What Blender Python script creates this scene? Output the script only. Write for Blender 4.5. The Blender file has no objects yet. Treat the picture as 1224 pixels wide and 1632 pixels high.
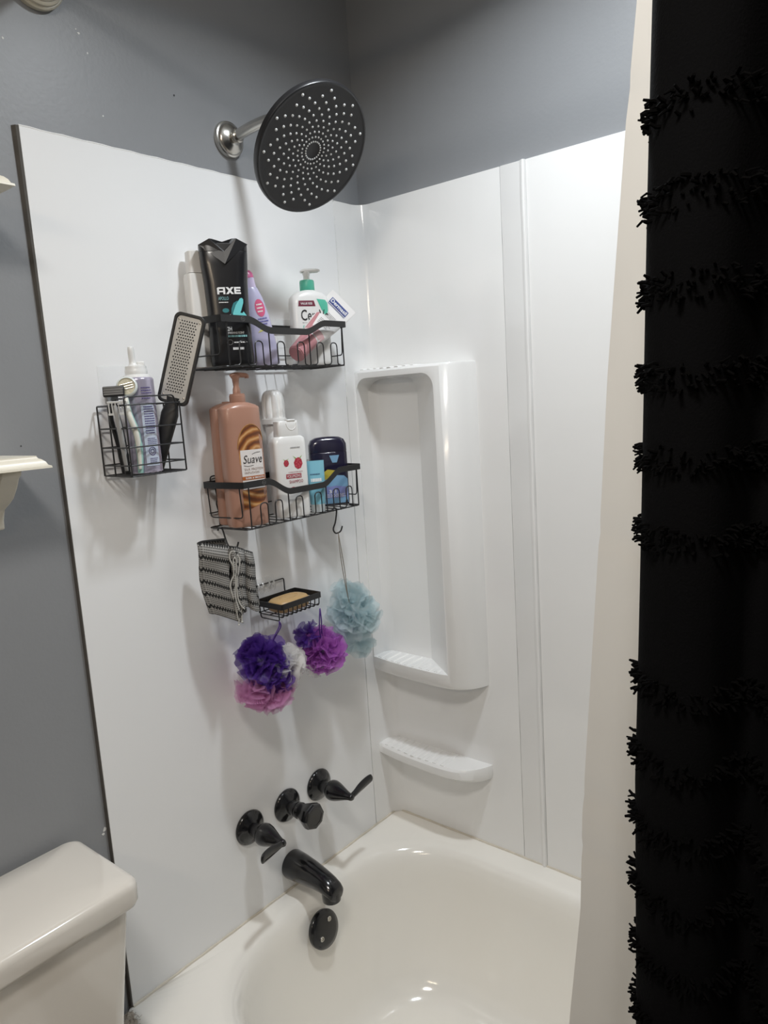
import bpy, bmesh, math, random
from mathutils import Vector, Matrix
from math import sin, cos, pi, radians

random.seed(7)
SC = bpy.context.scene
COL = SC.collection

# ------------------------------------------------------------------ camera
cam_data = bpy.data.cameras.new('camera')
cam_data.sensor_fit = 'VERTICAL'; cam_data.sensor_height = 36.0
cam_data.lens = 25.836; cam_data.clip_start = 0.01
cam = bpy.data.objects.new('camera', cam_data); COL.objects.link(cam)
_r = Vector((0.63271, -0.77185, -0.06266)); _u = Vector((0.15755, 0.04908, 0.98629)); _f = Vector((0.75819, 0.63391, -0.15266))
_m = Matrix((_r, _u, -_f)).transposed().to_4x4(); _m.translation = (-1.3987, -1.1866, 1.4913)
cam.matrix_world = _m
SC.camera = cam

# ------------------------------------------------------------------ world, lights, exposure
w = bpy.data.worlds.new('world'); SC.world = w; w.use_nodes = True
w.node_tree.nodes['Background'].inputs[0].default_value = (0.05, 0.05, 0.05, 1)
w.node_tree.nodes['Background'].inputs[1].default_value = 0.2
SC.view_settings.view_transform = 'Standard'; SC.view_settings.look = 'None'
SC.view_settings.gamma = 1.0; SC.view_settings.use_curve_mapping = False
SC.view_settings.exposure = 0.17
SC.cycles.max_bounces = 14; SC.cycles.diffuse_bounces = 9; SC.cycles.transparent_max_bounces = 24
LAMP = (-0.44, -0.66, 2.425)     # ceiling lamp over the tub
LAMP_W = 6.6
LAMP_SPREAD = 146.0              # recessed can: cuts off towards the upper walls
WARM_FILL = (-2.28, -1.15, 2.02)    # added warm fill lamp, unseen behind the camera
WARM_FILL_W = 3.0
DOME = (-1.5, -1.02, 2.44)       # flush dome lamp in the middle of the room
DOME_W = 12.0

# ------------------------------------------------------------------ helpers
def lin(c):
    return tuple((v / 12.92 if v <= 0.04045 else ((v + 0.055) / 1.055) ** 2.4) for v in c)
def hexc(h):
    h = h.lstrip('#'); return lin(tuple(int(h[i:i + 2], 16) / 255 for i in (0, 2, 4)))

MATS = {}
def mat(name, col, rough=0.5, metal=0.0, coat=0.0, trans=0.0, alpha=1.0, bump=0.0, bscale=60.0, spec=0.5, var=0.0, vscale=6.0, emit=None, estr=0.0, sub=0.0):
    if name in MATS: return MATS[name]
    m = bpy.data.materials.new(name); m.use_nodes = True; MATS[name] = m
    nt = m.node_tree; b = nt.nodes['Principled BSDF']
    c = hexc(col) if isinstance(col, str) else col
    b.inputs['Base Color'].default_value = (*c, 1)
    b.inputs['Roughness'].default_value = rough; b.inputs['Metallic'].default_value = metal
    b.inputs['Coat Weight'].default_value = coat; b.inputs['Coat Roughness'].default_value = 0.08
    b.inputs['Transmission Weight'].default_value = trans; b.inputs['Alpha'].default_value = alpha
    b.inputs['Specular IOR Level'].default_value = spec
    if sub: b.inputs['Subsurface Weight'].default_value = sub; b.inputs['Subsurface Radius'].default_value = (.01, .008, .006)
    if emit: b.inputs['Emission Color'].default_value = (*emit, 1); b.inputs['Emission Strength'].default_value = estr
    tc = nt.nodes.new('ShaderNodeTexCoord')
    if bump:
        n = nt.nodes.new('ShaderNodeTexNoise'); n.inputs['Scale'].default_value = bscale; n.inputs['Detail'].default_value = 4
        bp = nt.nodes.new('ShaderNodeBump'); bp.inputs['Strength'].default_value = bump; bp.inputs['Distance'].default_value = 0.002
        nt.links.new(tc.outputs['Object'], n.inputs['Vector']); nt.links.new(n.outputs['Fac'], bp.inputs['Height']); nt.links.new(bp.outputs['Normal'], b.inputs['Normal'])
    if var:
        n = nt.nodes.new('ShaderNodeTexNoise'); n.inputs['Scale'].default_value = vscale; n.inputs['Detail'].default_value = 5
        mx = nt.nodes.new('ShaderNodeMix'); mx.data_type = 'RGBA'
        mx.inputs['A'].default_value = (*[v * (1 - var) for v in c], 1); mx.inputs['B'].default_value = (*[min(1, v * (1 + var)) for v in c], 1)
        nt.links.new(tc.outputs['Object'], n.inputs['Vector']); nt.links.new(n.outputs['Fac'], mx.inputs['Factor']); nt.links.new(mx.outputs['Result'], b.inputs['Base Color'])
    return m

MW = {}   # world matrices of things (not yet evaluated by the depsgraph)
def thing(name, label, cat, loc=(0, 0, 0), rotz=0.0, group=None, tilt=(0, 0), kind=None):
    o = bpy.data.objects.new(name, None); COL.objects.link(o); o.empty_display_size = 0.02
    M = Matrix.Translation(loc) @ Matrix.Rotation(rotz, 4, 'Z') @ Matrix.Rotation(tilt[1], 4, 'Y') @ Matrix.Rotation(tilt[0], 4, 'X')
    o.matrix_world = M; MW[o.name] = M
    o['label'] = label; o['category'] = cat
    if group: o['group'] = group
    if kind: o['kind'] = kind
    return o

class MB:
    def __init__(s): s.v = []; s.f = []; s.uv = {}
    def add(s, vs, fs, M=None):
        o = len(s.v)
        s.v += [(M @ Vector(v)) if M else Vector(v) for v in vs]
        s.f += [tuple(o + i for i in f) for f in fs]
        return s
    def box(s, c, d, M=None):
        x, y, z = [k / 2 for k in d]
        vs = [Vector(c) + Vector((a * x, b * y, e * z)) for a in (-1, 1) for b in (-1, 1) for e in (-1, 1)]
        return s.add(vs, [(0, 1, 3, 2), (4, 6, 7, 5), (0, 4, 5, 1), (2, 3, 7, 6), (0, 2, 6, 4), (1, 5, 7, 3)], M)
    def loft(s, loops, cap0=True, cap1=True, closed=True, M=None):
        n = len(loops[0]); vs = [p for l in loops for p in l]; fs = []
        for i in range(len(loops) - 1):
            for j in range(n if closed else n - 1):
                k = (j + 1) % n
                fs.append((i * n + j, i * n + k, (i + 1) * n + k, (i + 1) * n + j))
        if cap0: fs.append(tuple(reversed(range(n))))
        if cap1: fs.append(tuple((len(loops) - 1) * n + j for j in range(n)))
        return s.add(vs, fs, M)
    def tube(s, pts, r, n=6, closed=False, flat=None):
        pts = [Vector(p) for p in pts]; N = len(pts)
        rs = r if isinstance(r, (list, tuple)) else [r] * N
        loops = []; up = None
        for i in range(N):
            a = pts[(i - 1) % N] if (closed or i > 0) else pts[i]
            b = pts[(i + 1) % N] if (closed or i < N - 1) else pts[i]
            t = (b - a).normalized()
            if up is None:
                up = Vector((0, 0, 1)) if abs(t.z) < 0.9 else Vector((1, 0, 0))
            e = t.cross(up)
            if e.length < 1e-6: e = t.orthogonal()
            e.normalize(); up = e.cross(t).normalized()
            loops.append([pts[i] + rs[i] * (cos(2 * pi * k / n) * e * (flat or 1) + sin(2 * pi * k / n) * up) for k in range(n)])
        if closed: loops.append(loops[0])
        return s.loft(loops, not closed, not closed)
    def lathe(s, prof, n=32, M=None, cap0=True, cap1=True):
        return s.loft([[(r * cos(2 * pi * k / n), r * sin(2 * pi * k / n), h) for k in range(n)] for r, h in prof], cap0, cap1, True, M)
    def grid(s, fn, nu, nv, M=None):
        vs = [fn(i / nu, j / nv) for j in range(nv + 1) for i in range(nu + 1)]
        fs = [(j * (nu + 1) + i, j * (nu + 1) + i + 1, (j + 1) * (nu + 1) + i + 1, (j + 1) * (nu + 1) + i) for j in range(nv) for i in range(nu)]
        return s.add(vs, fs, M)
    def build(s, name, m, parent=None, world=False, smooth=40, bevel=0, bseg=2, solid=0, subsurf=0, uvfn=None, weld=False):
        me = bpy.data.meshes.new(name)
        vs = s.v
        if parent is not None and world:
            I = MW[parent.name].inverted(); vs = [I @ v for v in vs]
        me.from_pydata([tuple(v) for v in vs], [], s.f); me.update()
        bm = bmesh.new(); bm.from_mesh(me)
        if weld: bmesh.ops.remove_doubles(bm, verts=bm.verts, dist=1e-5)
        bmesh.ops.recalc_face_normals(bm, faces=bm.faces); bm.to_mesh(me); bm.free()
        if uvfn:
            ul = me.uv_layers.new(name='UVMap')
            for l in me.loops: ul.data[l.index].uv = uvfn(l.vertex_index)
        return finish(name, me, m, parent, smooth, bevel, bseg, solid, subsurf)

def finish(name, me, m, parent=None, smooth=40, bevel=0, bseg=2, solid=0, subsurf=0):
    if smooth:
        for p in me.polygons: p.use_smooth = True
        if smooth < 180: me.set_sharp_from_angle(angle=radians(smooth))
    o = bpy.data.objects.new(name, me); COL.objects.link(o)
    me.materials.append(m)
    if parent is not None: o.parent = parent
    if solid:
        k = o.modifiers.new('solid', 'SOLIDIFY'); k.thickness = solid; k.offset = 0
    if bevel:
        k = o.modifiers.new('bevel', 'BEVEL'); k.width = bevel; k.segments = bseg; k.limit_method = 'ANGLE'; k.angle_limit = radians(35); k.harden_normals = False
        if smooth: 
            for p in me.polygons: p.use_smooth = True
    if subsurf:
        k = o.modifiers.new('sub', 'SUBSURF'); k.levels = subsurf; k.render_levels = subsurf
    return o

def tag(o, label=None, cat=None, group=None, kind=None):
    if label: o['label'] = label
    if cat: o['category'] = cat
    if group: o['group'] = group
    if kind: o['kind'] = kind
    return o

def fillet(pts, rad, k=4, closed=False):
    pts = [Vector(p) for p in pts]; out = []; N = len(pts)
    for i in range(N):
        if not closed and i in (0, N - 1): out.append(pts[i]); continue
        a, b, c = pts[i - 1], pts[i], pts[(i + 1) % N]
        d1 = (a - b); d2 = (c - b); r = min(rad, d1.length * .49, d2.length * .49)
        p, q = b + d1.normalized() * r, b + d2.normalized() * r
        for j in range(k + 1):
            t = j / k; out.append((1 - t) ** 2 * p + 2 * t * (1 - t) * b + t * t * q)
    return out
def smoothpts(pts, k=6):
    P = [Vector(p) for p in pts]; out = []
    for i in range(len(P) - 1):
        p0 = P[max(i - 1, 0)]; p1 = P[i]; p2 = P[i + 1]; p3 = P[min(i + 2, len(P) - 1)]
        for j in range(k):
            t = j / k
            out.append(.5 * ((2 * p1) + (p2 - p0) * t + (2 * p0 - 5 * p1 + 4 * p2 - p3) * t * t + (3 * p1 - p0 - 3 * p2 + p3) * t ** 3))
    out.append(P[-1]); return out
def sel(t, a, b, n):     # superellipse point
    c, s_ = cos(t), sin(t)
    return (a * math.copysign(abs(c) ** (2 / n), c), b * math.copysign(abs(s_) ** (2 / n), s_))
def rrect(x0, x1, y0, y1, r, k=8):
    out = []
    for cx, cy, a in ((x1 - r, y1 - r, 0), (x0 + r, y1 - r, pi / 2), (x0 + r, y0 + r, pi), (x1 - r, y0 + r, 3 * pi / 2)):
        for j in range(k + 1): t = a + pi / 2 * j / k; out.append((cx + r * cos(t), cy + r * sin(t)))
    return out
def frame(o, zdir, xhint=(1, 0, 0)):
    z = Vector(zdir).normalized(); x = Vector(xhint); x = (x - x.dot(z) * z).normalized(); y = z.cross(x)
    M = Matrix((x, y, z)).transposed().to_4x4(); M.translation = Vector(o); return M

_txt = {}
def text2d(s, bold=0.0, shear=0.0, spacing=1.0):
    key = (s, bold, shear, spacing)
    if key in _txt: return _txt[key]
    c = bpy.data.curves.new('lettering', 'FONT'); c.body = s; c.size = 1; c.resolution_u = 3; c.offset = bold; c.shear = shear; c.space_character = spacing
    o = bpy.data.objects.new('lettering', c); COL.objects.link(o)
    me = bpy.data.meshes.new_from_object(o.evaluated_get(bpy.context.evaluated_depsgraph_get()))
    vs = [(v.co.x, v.co.y) for v in me.vertices]; fs = [tuple(p.vertices) for p in me.polygons]
    bpy.data.objects.remove(o); bpy.data.curves.remove(c); bpy.data.meshes.remove(me)
    x0 = min(v[0] for v in vs); x1 = max(v[0] for v in vs); y0 = min(v[1] for v in vs); y1 = max(v[1] for v in vs)
    _txt[key] = ([((x - x0) / (x1 - x0), (y - y0) / (y1 - y0)) for x, y in vs], fs); return _txt[key]

def label_text(parent, s, m, x0, x1, z0, z1, fn, bold=0.0, shear=0.0, eps=.0009, name='lettering', ang=0, spacing=1.0):
    """lettering fitted to the rectangle x0..x1, z0..z1 of a front surface fn(x,z)->point"""
    vs, fs = text2d(s, bold, shear, spacing); mb = MB()
    mb.add([fn(x0 + u * (x1 - x0), z0 + v * (z1 - z0), eps) for u, v in vs], fs)
    return mb.build(name, m, parent, smooth=0)
def patch(parent, name, poly, m, fn, eps=.0005, cuts=5, uv=False):
    bm = bmesh.new(); f = bm.faces.new([bm.verts.new((x, z, 0)) for x, z in poly])
    bmesh.ops.triangulate(bm, faces=[f]); bmesh.ops.subdivide_edges(bm, edges=bm.edges, cuts=cuts, use_grid_fill=True)
    bm.verts.index_update()
    mb = MB(); mb.add([fn(v.co.x, v.co.y, eps) for v in bm.verts], [tuple(v.index for v in f.verts) for f in bm.faces]); bm.free()
    return mb.build(name, m, parent, smooth=180)
def rect(x0, x1, z0, z1): return [(x0, z0), (x1, z0), (x1, z1), (x0, z1)]
def circ(cx, cz, rx, rz, n=28, a0=0, a1=2 * pi): return [(cx + rx * cos(a0 + (a1 - a0) * k / n), cz + rz * sin(a0 + (a1 - a0) * k / n)) for k in range(n)]
def textbars(parent, m, fn, x0, x1, z0, z1, rows, name='small_print', eps=.0009, seed=1, fill=.62):
    """small print too fine to read: one fine broken line per row"""
    rnd = random.Random(seed); mb = MB(); h = (z1 - z0) / rows
    for r in range(rows):
        zc = z1 - (r + .5) * h; x = x0; end = x1 - rnd.random() * .25 * (x1 - x0)
        while x < end:
            wd = rnd.uniform(.04, .13) * (x1 - x0); xe = min(x + wd, end)
            n = max(1, int((xe - x) / .003))
            vs = []
            for k in range(n + 1):
                xx = x + (xe - x) * k / n; vs += [fn(xx, zc - h * fill / 2, eps), fn(xx, zc + h * fill / 2, eps)]
            mb.add(vs, [(2 * k, 2 * k + 2, 2 * k + 3, 2 * k + 1) for k in range(n)])
            x = xe + .025 * (x1 - x0)
    return mb.build(name, m, parent, smooth=0)

class Bottle:
    """body lofted from superellipse rings [(z, a, b, n)], front towards -y"""
    def __init__(s, prof, cuts=None, N=56):
        s.p = prof; s.N = N
    def ring(s, z, a, b, n): return [(*sel(2 * pi * k / s.N + pi / s.N, a, b, n), z) for k in range(s.N)]
    def mesh(s):
        return MB().loft([s.ring(*q) for q in s.p])
    def at(s, z):
        P = s.p
        if z <= P[0][0]: return P[0][1:]
        for i in range(len(P) - 1):
            if P[i][0] <= z <= P[i + 1][0] and P[i + 1][0] > P[i][0]:
                t = (z - P[i][0]) / (P[i + 1][0] - P[i][0]); return [P[i][k] * (1 - t) + P[i + 1][k] * t for k in (1, 2, 3)]
        return P[-1][1:]
    def front(s, x, z, e=0.0):
        a, b, n = s.at(z); q = min(.999, abs(x / a))
        return Vector((x, -b * (1 - q ** n) ** (1 / n) - e, z))

def pump(parent, m, z, rc, hc, h, nozz, mstem=None, nozang=-.3, flat=.45):
    """collar, stem and nozzle of a pump dispenser, base at height z"""
    MB().lathe([(rc * .98, z), (rc, z + .001), (rc, z + hc - .002), (rc * .9, z + hc), (rc * .5, z + hc)], 28).build('pump_collar', m, parent, bevel=0)
    ms = mstem or m
    MB().lathe([(rc * .42, z + hc - .001), (rc * .42, z + hc + h * .25), (rc * .5, z + hc + h * .5), (rc * .6, z + hc + h - .002), (rc * .55, z + hc + h)], 20).build('pump_stem', ms, parent)
    c, s_ = cos(nozang), sin(nozang); zt = z + hc + h
    pts = smoothpts([(-c * rc * .75, -s_ * rc * .75, zt), (0, 0, zt + .003), (c * nozz * .6, s_ * nozz * .6, zt + .003), (c * nozz, s_ * nozz, zt - .002)], 5)
    n = len(pts)
    MB().tube(pts, [rc * (.55 if i < n * .5 else .55 - .3 * (i / n - .5) * 2) for i in range(n)], 10, flat=1.0).build('pump_nozzle', ms, parent, smooth=60).scale = (1, 1, 1)

# ------------------------------------------------------------------ materials of the setting
def wall_paint():
    m = mat('grey_wall_paint', (0.262, 0.270, 0.283), rough=.42, bump=.12, bscale=140, var=.05, vscale=5)
    nt = m.node_tree; b = nt.nodes['Principled BSDF']
    # chipped paint specks and scuffs
    tc = nt.nodes.new('ShaderNodeTexCoord'); vo = nt.nodes.new('ShaderNodeTexVoronoi'); vo.inputs['Scale'].default_value = 5.0; vo.inputs['Randomness'].default_value = 1
    ns = nt.nodes.new('ShaderNodeTexNoise'); ns.inputs['Scale'].default_value = 90; ns.inputs['Detail'].default_value = 3
    ad = nt.nodes.new('ShaderNodeMath'); ad.operation = 'MULTIPLY_ADD'; ad.inputs[1].default_value = .04
    cr = nt.nodes.new('ShaderNodeMath'); cr.operation = 'LESS_THAN'; cr.inputs[1].default_value = .046
    mx = nt.nodes.new('ShaderNodeMix'); mx.data_type = 'RGBA'; mx.inputs['B'].default_value = (.62, .62, .62, 1)
    src = b.inputs['Base Color'].links[0].from_socket
    nt.links.new(tc.outputs['Object'], vo.inputs['Vector']); nt.links.new(tc.outputs['Object'], ns.inputs['Vector'])
    nt.links.new(ns.outputs['Fac'], ad.inputs[0]); nt.links.new(vo.outputs['Distance'], ad.inputs[2])
    nt.links.new(ad.outputs[0], cr.inputs[0]); nt.links.new(cr.outputs[0], mx.inputs['Factor']); nt.links.new(src, mx.inputs['A'])
    nt.links.new(mx.outputs['Result'], b.inputs['Base Color'])
    return m
PAINT = wall_paint()
CEILP = mat('ceiling_paint', (.68, .68, .67), rough=.8, bump=.2, bscale=90)
FLOORM = mat('floor_vinyl', (.30, .26, .22), rough=.45, var=.2, vscale=9)
ACRY = mat('white_acrylic', (.86, .86, .855), rough=.16, coat=.25, bump=.012, bscale=9, var=.012, vscale=3)
SHEET = mat('white_wall_sheet', (.86, .865, .87), rough=.24, bump=.02, bscale=7, var=.015, vscale=4)
TUBM = mat('enamel_tub', (.88, .855, .80), rough=.1, coat=.4, bump=.008, bscale=8)
CAULK = mat('caulk', (.66, .61, .52), rough=.6, bump=.4, bscale=160, var=.15, vscale=60)
WCAULK = mat('white_caulk', (.80, .80, .79), rough=.4, bump=.5, bscale=220)
EDGE = mat('panel_edge_gap_shade', (.085, .078, .07), rough=.8, var=.25, vscale=50)  # panel edge colour, darkened for the shade in the gap beside it
BLACK = mat('black_powder_coat', (.012, .012, .013), rough=.38, bump=.05, bscale=900)
GLOSSB = mat('black_gloss_fixture', (.008, .008, .009), rough=.16, coat=.3)
CHROME = mat('brushed_nickel', (.56, .54, .50), rough=.24, metal=1, bump=.03, bscale=500)
CREAM = mat('cream_paint', (.74, .70, .60), rough=.35, bump=.06, bscale=60)
PORC = mat('porcelain', (.74, .70, .64), rough=.12, coat=.4)
CLEAR = mat('clear_adhesive', (.95, .97, .98), rough=.08, alpha=.16)
INK = mat('black_ink', (.01, .01, .012), rough=.5)
WINK = mat('white_ink', (.80, .80, .80), rough=.5)

# ------------------------------------------------------------------ room shell
H = 2.44; WY = .008; X0 = -2.4; Y0 = -2.3
def struct(name, mb, m, **k):
    o = mb.build(name, m, None, **k); o['kind'] = 'structure'; return o
struct('wall_back', MB().box(((X0 + .05) / 2, WY + .05, H / 2), (-X0 + .05 + .12, .10, H)), PAINT, smooth=0)
struct('wall_right', MB().box((WY + .05, (Y0 - .05 + .108) / 2, H / 2), (.10, -Y0 + .05 + .108, H)), PAINT, smooth=0)
struct('wall_left', MB().box((X0 - .05, (Y0) / 2, H / 2), (.10, -Y0, H)), PAINT, smooth=0)
struct('wall_front', MB().box(((X0) / 2, Y0 - .05, H / 2), (-X0 + .2, .10, H)), PAINT, smooth=0)
struct('floor', MB().box((X0 / 2, Y0 / 2, -.05), (-X0 + .2, -Y0 + .2, .10)), FLOORM, smooth=0)
struct('ceiling', MB().box((X0 / 2, Y0 / 2, H + .05), (-X0 + .2, -Y0 + .2, .10)), CEILP, smooth=0)

CHIP = mat('paint_chip_white', (.75, .75, .74), rough=.6); SCUFF = mat('scuff_dark', (.05, .05, .055), rough=.7)
for cx_, cz_, rr_, mm_ in ((-.675, 2.116, .0022, CHIP), (-.679, 2.121, .0012, CHIP), (-.663, 2.089, .0016, CHIP), (-.647, 1.995, .0013, CHIP), (-.803, 2.070, .0017, CHIP), (-.806, .7595, .0042, CHIP), (-.809, .753, .0030, CHIP), (-.496, 2.066, .0019, SCUFF), (-.86, 1.452, .0016, SCUFF)):
    rn = random.Random(cx_ * 1000 + cz_)
    pts_ = [(cx_ + rr_ * rn.uniform(.5, 1.3) * cos(2 * pi * k / 9), rr_ * rn.uniform(.5, 1.3) * sin(2 * pi * k / 9) + cz_) for k in range(9)]
    MB().loft([[(x, WY - .0001 - d_, z) for x, z in pts_] for d_ in (0, .0003)]).build('paint_chip', mm_, bpy.data.objects['wall_back'], smooth=0)

# ------------------------------------------------------------------ tub
ZR = .40; ZT = 1.9436
def build_tub():
    t = thing('bathtub', 'cream white enamel bathtub with wide rounded rim', 'bathtub', (-.405, -.76, 0))
    K = 10
    def L(x0, x1, y0, y1, r, z): return [(x, y, z) for x, y in rrect(x0, x1, y0, y1, r, K)]
    o = (-.818, .0072, -1.53, .0072)
    def outer(i, r, z): return L(o[0] + i, o[1], o[2] + i, o[3], .004 if False else min(r, .012), z)
    n = (-.722, -.060, -1.43, -.050)
    def inner(i, r, z, ye=0): return L(n[0] + i, n[1] - i, n[2] + i * 1.6, n[3] - i - ye, r, z)
    loops = [outer(.03, .02, 0.0), outer(.012, .02, .30), outer(.002, .022, .335), outer(0, .025, .36), outer(.002, .025, .385), outer(.008, .024, .396), outer(.018, .022, .40),
             inner(-.016, .215, .4005), inner(-.006, .212, .398), inner(.004, .21, .392), inner(.012, .208, .38), inner(.018, .205, .36),
             inner(.023, .20, .33), inner(.033, .195, .26), inner(.05, .19, .18), inner(.068, .18, .12), inner(.088, .17, .088), inner(.12, .15, .071), inner(.17, .12, .065), inner(.24, .07, .063)]
    mb = MB().loft(loops, cap0=False, cap1=True)
    mb.build('basin', TUBM, t, world=True, smooth=60)
    # caulk beads along both walls
    pts = [(-.80 + .79 * i / 40, -.0015 - .0006 * sin(i * 1.7), .4005 + .0006 * sin(i * 2.3)) for i in range(41)]
    MB().tube(pts, .003, 6).build('caulk_bead', CAULK, t, world=True)
    pts = [(-.0015 - .0006 * sin(i * 1.3), -.01 - 1.49 * i / 60, .4005 + .0006 * sin(i * 2.1)) for i in range(61)]
    MB().tube(pts, .003, 6).build('caulk_bead', CAULK, t, world=True)
    # overflow plate with two screws
    nrm = Vector((0, -.97, .24)); c = Vector((-.388, -.090, .333))
    M = frame(c, nrm)
    pl = MB().lathe([(.030, -.006), (.041, -.004), (.0415, .002), (.040, .005), (.030, .0075), (.012, .0085), (0.0005, .0085)], 48, M).build('overflow_plate', GLOSSB, t, world=True, smooth=50)
    pl['label'] = 'round black overflow plate'
    for sx, sz in ((-.017, -.012), (.015, .016)):
        q = M @ Matrix.Translation((sx, sz, .0072))
        mb = MB().lathe([(.0052, 0), (.0055, .002), (.0045, .003), (.003, .0031), (.003, .001), (.0004, .001)], 20, q)
        mb.build('screw', CHROME, pl, smooth=40); 
        ob = COL.objects[-1]
    # drain at the floor of the tub
    MB().lathe([(.036, .064), (.036, .068), (.030, .070), (.012, .0715), (.0005, .072)], 36, Matrix.Translation((-.388, -.33, 0))).build('drain', CHROME, t, world=True)
    return t
tub = build_tub()
# screws were built in world space: move them under the plate properly
for o in list(bpy.data.objects):
    if o.name.startswith('screw') and o.parent and o.parent.name.startswith('overflow_plate'):
        I = MW[tub.name].inverted(); o.data.transform(I)

# ------------------------------------------------------------------ surround panels
t = thing('shower_end_panel', 'flat white sheet behind the faucet with a dark strip for its left edge and shaded gap', 'wall panel', (-.445, 0, ZR))
MB().box((-.4452, .004, (ZR + ZT) / 2), (.7096, .0078, ZT - ZR)).build('sheet', SHEET, t, world=True, bevel=.0012)
mb = MB()
N = 30
L1 = []; 
def edge_shade_w(z):
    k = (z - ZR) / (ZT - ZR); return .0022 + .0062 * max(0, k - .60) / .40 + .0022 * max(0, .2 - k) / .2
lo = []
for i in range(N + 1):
    z = ZR - .0 + (ZT - ZR) * i / N; wv = edge_shade_w(z)
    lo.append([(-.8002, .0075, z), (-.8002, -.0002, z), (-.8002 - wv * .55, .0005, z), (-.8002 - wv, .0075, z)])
mb.loft(lo); mb.build('edge_shade_strip', EDGE, t, world=True, smooth=0)  # tapered dark strip stands for the panel edge and its gap's shade
MB().tube([(-.80 + .71 * i / 40, .002, ZT + .0006 * sin(i * 1.9)) for i in range(41)], .0022, 6).build('caulk_bead', WCAULK, t, world=True)

# corner unit: folded sheet, shelf tower, lower shelf
t = thing('shower_corner_unit', 'glossy white moulded corner unit with tall niche and ribbed shelves', 'wall panel', (-.04, -.19, ZR))
R = .032
path = [(-.0885, 0)] + [(-R + R * sin(a), -R + R * cos(a)) for a in [pi / 2 * k / 10 for k in range(11)]] + [(0, -.3815)]
inner_ = [(x, y) for x, y in path]
outer_ = [(-.0885, .0065)] + [(-R + (R + .0065) * sin(a), -R + (R + .0065) * cos(a)) for a in [pi / 2 * k / 10 for k in range(11)]] + [(.0065, -.3815)]
loop = inner_ + list(reversed(outer_))
MB().loft([[(x, y, z) for x, y in loop] for z in (ZR + .001, 1.0, 1.5, ZT)]).build('corner_sheet', ACRY, t, world=True, smooth=35)
front = [(-.058, .001), (-.0665, -.05), (-.0715, -.10), (-.0745, -.15), (-.0755, -.20), (-.072, -.235), (-.0635, -.260), (-.048, -.280), (-.028, -.294), (-.010, -.3025), (.003, -.306)]
front = [(p.x, p.y) for p in smoothpts([(x, y, 0) for x, y in front], 3)]
def shelf_solid(z0, z1, k0=1.0):
    poly = front + [(.003, .001)]
    n = len(poly)
    def sc(k): return [(x * k if x < 0 else x, y if y > -.29 else -.29 + (y + .29) * k) for x, y in poly]
    loops = [[(x, y, z0) for x, y in sc(k0 * .93)], [(x, y, z0 + .010) for x, y in sc(1)], [(x, y, z1 - .006) for x, y in sc(1)], [(x, y, z1) for x, y in sc(.93)]]
    return MB().loft(loops)
def evalbool(a, b):
    k = a.modifiers.new('b', 'BOOLEAN'); k.object = b; k.operation = 'DIFFERENCE'; k.solver = 'EXACT'
    me = bpy.data.meshes.new_from_object(a.evaluated_get(bpy.context.evaluated_depsgraph_get()))
    bpy.data.objects.remove(a); bpy.data.objects.remove(b); return me
tw = shelf_solid(.812, 1.560).build('tower', ACRY, smooth=0)
def opening(x, ymin, zt):
    y0, y1, z0, r = ymin, .02 if False else -.004, .8475, .034
    pts = [(y0, z0), (y1 + .0, z0)]
    for k in range(9): a = pi / 2 * k / 8; pts.append((y1 - r + r * cos(a), zt - r + r * sin(a)))
    for k in range(9): a = pi / 2 + pi / 2 * k / 8; pts.append((y0 + r + r * cos(a), zt - r + r * sin(a)))
    return [(x, y, z) for y, z in pts]
def op2(x, ymin, zt, back):
    pts = opening(x, ymin, zt)
    return pts
cut = MB().loft([op2(-.12, -.305, 1.543, 0), op2(-.0005, -.142, 1.538, 1)]).build('cutter', ACRY, smooth=0)
me = evalbool(tw, cut)
me.transform(MW[t.name].inverted())
me.materials.clear()
finish('shelf_tower', me, ACRY, t, smooth=60, bevel=.0045, bseg=3)
ls = shelf_solid(.578, .612, .85).build('lower_shelf', ACRY, t, world=True, smooth=60, bevel=.004, bseg=3)
def rib(parent, y, z, x0, x1):
    return MB().loft([[(x, y - .0065, z), (x, y - .004, z + .003), (x, y + .004, z + .003), (x, y + .0065, z)] for x in (x0, x0 + .003, x1)]).build('rib', ACRY, parent, world=True, smooth=0, bevel=.001)
for i in range(9): rib(t, -.022 - .0225 * i, .8465, -.058 - .012 * min(1, i / 4), -.004 - (.0 if i < 5 else .012 * (i - 4)))
for i in range(9): rib(t, -.025 - .0225 * i, .6115, -.058 - .012 * min(1, i / 4), -.003)
for i in range(8): rib(t, -.025 - .0225 * i, 1.5593, -.058 - .012 * min(1, i / 4), -.003)

t = thing('shower_seam_strip', 'narrow raised white strip between the corner unit and the long panel', 'trim strip', (0, -.41, ZR))
prof = [(.0065, -.3833), (-.001, -.3833), (-.0018, -.3845), (-.0018, -.427), (-.004, -.431), (-.0065, -.434), (-.007, -.437), (-.0055, -.4395), (-.001, -.441), (.0065, -.441)]
MB().loft([[(x + .0006 * sin(z * 30), y + .0005 * sin(z * 41), z) for x, y in prof] for z in [ZR + .001 + (ZT - .001 - ZR) * k / 40 for k in range(41)]]).build('strip', ACRY, t, world=True, smooth=40)
t = thing('shower_long_panel', 'long plain white panel behind the shower curtain', 'wall panel', (0, -.98, ZR))
MB().box((.003, -.98, (ZR + ZT) / 2), (.007, 1.076, ZT - ZR)).build('sheet', ACRY, t, world=True, bevel=.001)
t = thing('corner_caulk_line', 'lumpy white caulk line beside the top of the corner unit', 'caulk', (-.089, 0, 1.5))
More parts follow.
